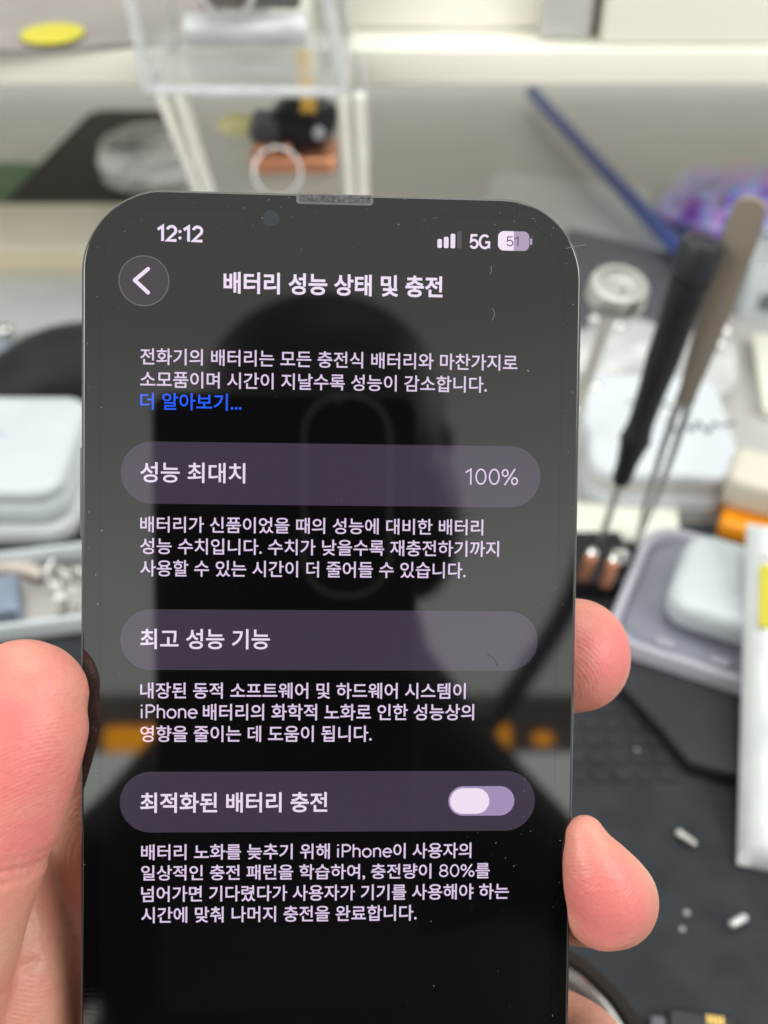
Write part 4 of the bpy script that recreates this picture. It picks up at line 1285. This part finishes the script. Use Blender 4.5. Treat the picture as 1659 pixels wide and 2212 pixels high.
# wrist and forearm, running down to the left and back towards the body
WR = P(-84, -196, -16)
HEAD = refl(695, 1000, 430)
chest = HEAD + Vector((0.0, -0.02, -0.36))
L_SH = refl(235, 1920, 520); R_SH = refl(1225, 1985, 520)
NECK = refl(720, 1400, 450)
WAIST = (L_SH + R_SH) / 2 + Vector((0, -0.06, -0.36))
L_EL = Vector((-0.30, -0.16, 0.03))
add_limb(bm, [(P(-68, -172, -19), 0.024, 0.019), (WR, 0.027, 0.021), (WR * 0.6 + L_EL * 0.4, 0.034, 0.030), (L_EL, 0.040, 0.038)], 28, 50, ZS)
hand = melt('person', bm, 0.0007, 9, SKIN)
# colour of the pads and ridge flow, stored on the skin
me = hand.data
inv = PM.inverted()
fa = me.attributes.new('flush', 'FLOAT', 'POINT')
rd = me.attributes.new('ridge', 'FLOAT_VECTOR', 'POINT')
pads = [((-45.5, -77, 11), 13, 0.78), ((-44, -86, 12), 11, 0.55), ((39.8, -101.5, 5), 6.5, 0.9), ((44, -67, -8), 8, 0.60), ((-50, -112, 0), 12, 0.15), ((40, -122, 3), 6, 0.35)]
cen = [((-38, -98, 6), 20), ((36, -72, -12), 15), ((52, -118, -2), 22), ((36, -124, 0), 12)]
fl_v, rd_v = [], []
for v in me.vertices:
    c = inv @ v.co * 1000
    s = 0.0
    for (x, y, z), r_, a in pads:
        d2 = ((c.x - x) ** 2 + (c.y - y) ** 2 + (c.z - z) ** 2) / (r_ * r_)
        if d2 < 9: s = max(s, a * math.exp(-d2 * 0.9))
    fl_v.append(s)
    bc = min(cen, key=lambda q_: (c.x - q_[0][0]) ** 2 + (c.y - q_[0][1]) ** 2)[0]
    rd_v += [(c.x - bc[0]) * mm, (c.y - bc[1]) * mm * 0.8, (c.z - bc[2]) * mm * 0.6]
fa.data.foreach_set('value', fl_v)
nrm = [v.normal.copy() for v in me.vertices]
for v in me.vertices:                                 # bent-joint creases
    c = inv @ v.co * 1000
    if c.x < -33 and c.z > -4 and -125 < c.y < -84:
        d_ = 0.0
        for y0, sl, dep, wd_ in ((-92.6, -0.06, 0.55, 0.55), (-94.4, 0.05, 0.35, 0.5), (-90.9, -0.10, 0.22, 0.4), (-112.5, 0.25, 0.45, 0.7)):
            d_ += dep * math.exp(-((c.y - y0 - sl * (c.x + 45)) / wd_) ** 2)
        v.co -= nrm[v.index] * d_ * mm
rd.data.foreach_set('vector', rd_v)
tag(hand, 'person in black holding the phone, thumb at left and fingertips at right', 'person')
# fingernail on the curled finger
bm = bmesh.new()
add_limb(bm, st([(43.2, -96.0, -2.6, 2.6, 0.7), (41.5, -93.9, -2.2, 2.9, 0.7), (39.9, -91.9, -1.8, 2.2, 0.6)]), 18, 20, Vector(PR.col[0] + PR.col[1]).normalized())
fin('fingernail', bm, mat('nail', (0.62, 0.42, 0.36), 0.22, var=0.08, scale=300), hand)
# body, head, right arm: one coarse skin joined under the clothes
bm = bmesh.new()
add_ball(bm, HEAD + Vector((0, 0, -0.01)), 0.076, 0.092, 0.112)
add_ball(bm, HEAD + Vector((0, 0.088, -0.03)), 0.012, 0.02, 0.02)                       # nose
add_ball(bm, HEAD + Vector((0, 0.03, -0.085)), 0.045, 0.05, 0.04)                       # jaw
for sx_ in (-1, 1):
    add_ball(bm, HEAD + Vector((sx_ * 0.078, -0.005, -0.02)), 0.012, 0.022, 0.034)      # ears
add_limb(bm, [(HEAD + Vector((0, -0.01, -0.05)), 0.055), (NECK, 0.060)], 24, 20, Vector((0, 1, 0)))
add_limb(bm, [(NECK, 0.06, 0.06), ((L_SH + R_SH) / 2, 0.14, 0.09), (WAIST, 0.15, 0.10)], 32, 30, Vector((0, 1, 0)))
R_EL = R_SH + Vector((0.03, 0.06, -0.25))
R_WR = W(58, -300, 60)
R_HD = W(22, -240, 26)
add_limb(bm, [(R_EL, 0.042), (R_WR, 0.028), (R_HD, 0.030, 0.02)], 24, 40, Vector((0, 1, 0.3)))
for k in range(4):
    add_limb(bm, [(W(-6 + 13 * k, -236, 28), 0.009), (W(-8 + 13 * k, -210, 24), 0.008), (W(-10 + 13 * k, -183, 14), 0.0075)], 16, 20, Vector((0, 0, 1)))
add_limb(bm, [(W(8, -236, 20), 0.011), (W(0, -212, 10), 0.009), (W(-4, -188, 4), 0.008)], 16, 20, Vector((0, 0, 1)))
body = melt('body', bm, 0.004, 4, SKIN)
# join into the person's one skin mesh
bmj = bmesh.new()
bmj.from_mesh(hand.data)
bmj.from_mesh(body.data)
bmj.to_mesh(hand.data)
bmj.free()
bpy.data.objects.remove(body)
for p in hand.data.polygons: p.use_smooth = True
# hair
bm = bmesh.new()
add_ball(bm, HEAD + Vector((0, -0.018, 0.022)), 0.086, 0.098, 0.108)
add_ball(bm, HEAD + Vector((0, -0.04, -0.02)), 0.084, 0.075, 0.10)
add_ball(bm, HEAD + Vector((0, 0.03, 0.02)), 0.084, 0.085, 0.075)
add_ball(bm, HEAD + Vector((0, 0.055, -0.01)), 0.076, 0.055, 0.075)
for sx_ in (-1, 1):
    add_ball(bm, HEAD + Vector((sx_ * 0.062, 0.0, -0.045)), 0.030, 0.055, 0.06)
for k in range(40):
    a = random.uniform(0, 6.28); z_ = random.uniform(-0.02, 0.11)
    rr_ = 0.088 * math.sqrt(max(0.02, 1 - (z_ / 0.125) ** 2))
    add_ball(bm, HEAD + Vector((rr_ * math.cos(a), -0.018 + rr_ * 1.1 * math.sin(a) * (1 if math.sin(a) < 0 or z_ > 0.03 else 0.5), z_)), 0.018, 0.018, 0.016)
melt('hair', bm, 0.004, 3, mat('black_hair', (0.010, 0.009, 0.009), 0.5, var=0.3, scale=300, bump=0.5, bscale=400), hand)
# black top with sleeves
bm = bmesh.new()
up = Vector((0, 1, 0))
MID = (L_SH + R_SH) / 2
add_limb(bm, [(NECK, 0.068, 0.066), (NECK * 0.5 + MID * 0.5, 0.105, 0.08), (MID, 0.165, 0.11), (MID * 0.5 + WAIST * 0.5, 0.215, 0.14), (WAIST, 0.24, 0.15)], 36, 40, up)
add_limb(bm, [(NECK, 0.055), (NECK * 0.5 + L_SH * 0.5, 0.055), (L_SH, 0.062), (L_SH * 0.5 + L_EL * 0.5 + Vector((-0.03, 0, 0)), 0.058), (L_EL, 0.052), (L_EL * 0.45 + WR * 0.55, 0.043)], 28, 50, up)
add_limb(bm, [(NECK, 0.055), (NECK * 0.5 + R_SH * 0.5, 0.052), (R_SH, 0.058), (R_SH * 0.5 + R_EL * 0.5 + Vector((0.02, 0, 0)), 0.058), (R_EL, 0.052), (R_EL * 0.02 + R_WR * 0.98, 0.036)], 28, 50, Vector((0, 1, 0.3)))
melt('black_top', bm, 0.005, 5, mat('black_fabric', (0.012, 0.012, 0.013), 0.8, var=0.3, scale=60, bump=0.4, bscale=200), hand)

# ------------------------------------------------------------------ the phone that takes the picture
def R2(u, v, zc=2.2):
    p = refl(u, v, zc) - CAM
    return p.dot(RX), p.dot(UP)
ax_, ay_ = R2(325, 846); bx_, by_ = R2(905, 846)
pw = abs(ax_ - bx_); cxp = (ax_ + bx_) / 2
cp = thing('camera_phone', 'black phone taking the picture, seen only as a reflection in the screen', 'phone', (0, 0, 0))
cp.matrix_world = cam.matrix_world.copy()
ph_ = pw * 2.4
M['phoneback'] = mat('dark_back_glass', (0.008, 0.008, 0.009), 0.3, var=0.2)
prism('phone_body', rrect(pw, ph_, 0.006, 8, cxp, ay_ - ph_ / 2), 0.0030, 0.0108, M['phoneback'], cp, bev=0.001)
ia, ib = R2(652, 850), R2(845, 1290)
iw, ih = abs(ia[0] - ib[0]), abs(ia[1] - ib[1])
icx, icy = (ia[0] + ib[0]) / 2, (ia[1] + ib[1]) / 2
bm = bmesh.new()
o1 = rrect(iw, ih, iw * 0.45, 10, icx, icy); i1 = rrect(iw - 0.0022, ih - 0.0022, iw * 0.42, 10, icx, icy)
ly = [(o1, 0.0029), (o1, 0.0018), (i1, 0.0018), (i1, 0.0029)]
vv = [[bm.verts.new((p[0], p[1], z_)) for p in pts_] for pts_, z_ in ly]
for a2, b2 in zip(vv, vv[1:]):
    for i in range(len(o1)):
        bm.faces.new((a2[i], a2[(i + 1) % len(o1)], b2[(i + 1) % len(o1)], b2[i]))
fin('camera_island', bm, mat('grey_trim', (0.42, 0.40, 0.38), 0.4, 0.2), cp)
lx, ly_ = R2(733, 862)
lathe('flash', [(0, 0.0026), (0.0011, 0.0026), (0.0012, 0.0029)], mat('flash_lens', (0.45, 0.45, 0.42), 0.4), cp, 20, Matrix.Translation((lx, ly_, 0)))

# ------------------------------------------------------------------ shop shelving far behind (only the screen shows it)
zb = 1500
bc = refl(640, 1600, zb)
t = thing('shop_rack', 'pale shop rack with orange label strips, seen only as a reflection', 'rack', bc, (0, 0, 0))
def RB(u, v): return refl(u, v, zb) - bc
def rquad(name, u0, v0, u1, v1, m, th=0.02):
    a_, b_, c_, d_ = RB(u0, v1), RB(u1, v1), RB(u1, v0), RB(u0, v0)
    slab(name, a_, b_, c_, d_, th, m, t)
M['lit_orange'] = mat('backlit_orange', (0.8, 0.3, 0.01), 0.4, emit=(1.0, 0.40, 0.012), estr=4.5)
M['glow_white'] = mat('glowing_white', (0.7, 0.7, 0.68), 0.4, emit=(0.95, 1.0, 0.97), estr=2.0)  # emission put in for the bright white area under the strips
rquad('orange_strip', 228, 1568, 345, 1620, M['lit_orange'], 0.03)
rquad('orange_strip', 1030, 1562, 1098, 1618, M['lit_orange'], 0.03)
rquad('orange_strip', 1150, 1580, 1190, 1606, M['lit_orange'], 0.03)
M['rackgrey'] = mat('rack_grey', (0.42, 0.40, 0.36), 0.5, var=0.5, scale=6)
rquad('back_panel', 120, 1500, 1350, 1624, M['rackgrey'], 0.02)
rquad('glow_panel', 120, 1630, 1350, 1780, M['glow_white'], 0.02)  # glowing panel added to brighten this part of the reflection
# dark jointed arm behind the shoulder
q0, q1, q2 = refl(1290, 1120, 700), refl(1215, 1330, 700), refl(1040, 1590, 700)
o = tube('lamp_arm', [q0, q1, q2], 0.011, M['slate'], None, 14, 30)
tag(o, 'dark jointed lamp arm, seen only as a reflection at the screen\'s right', 'lamp arm')
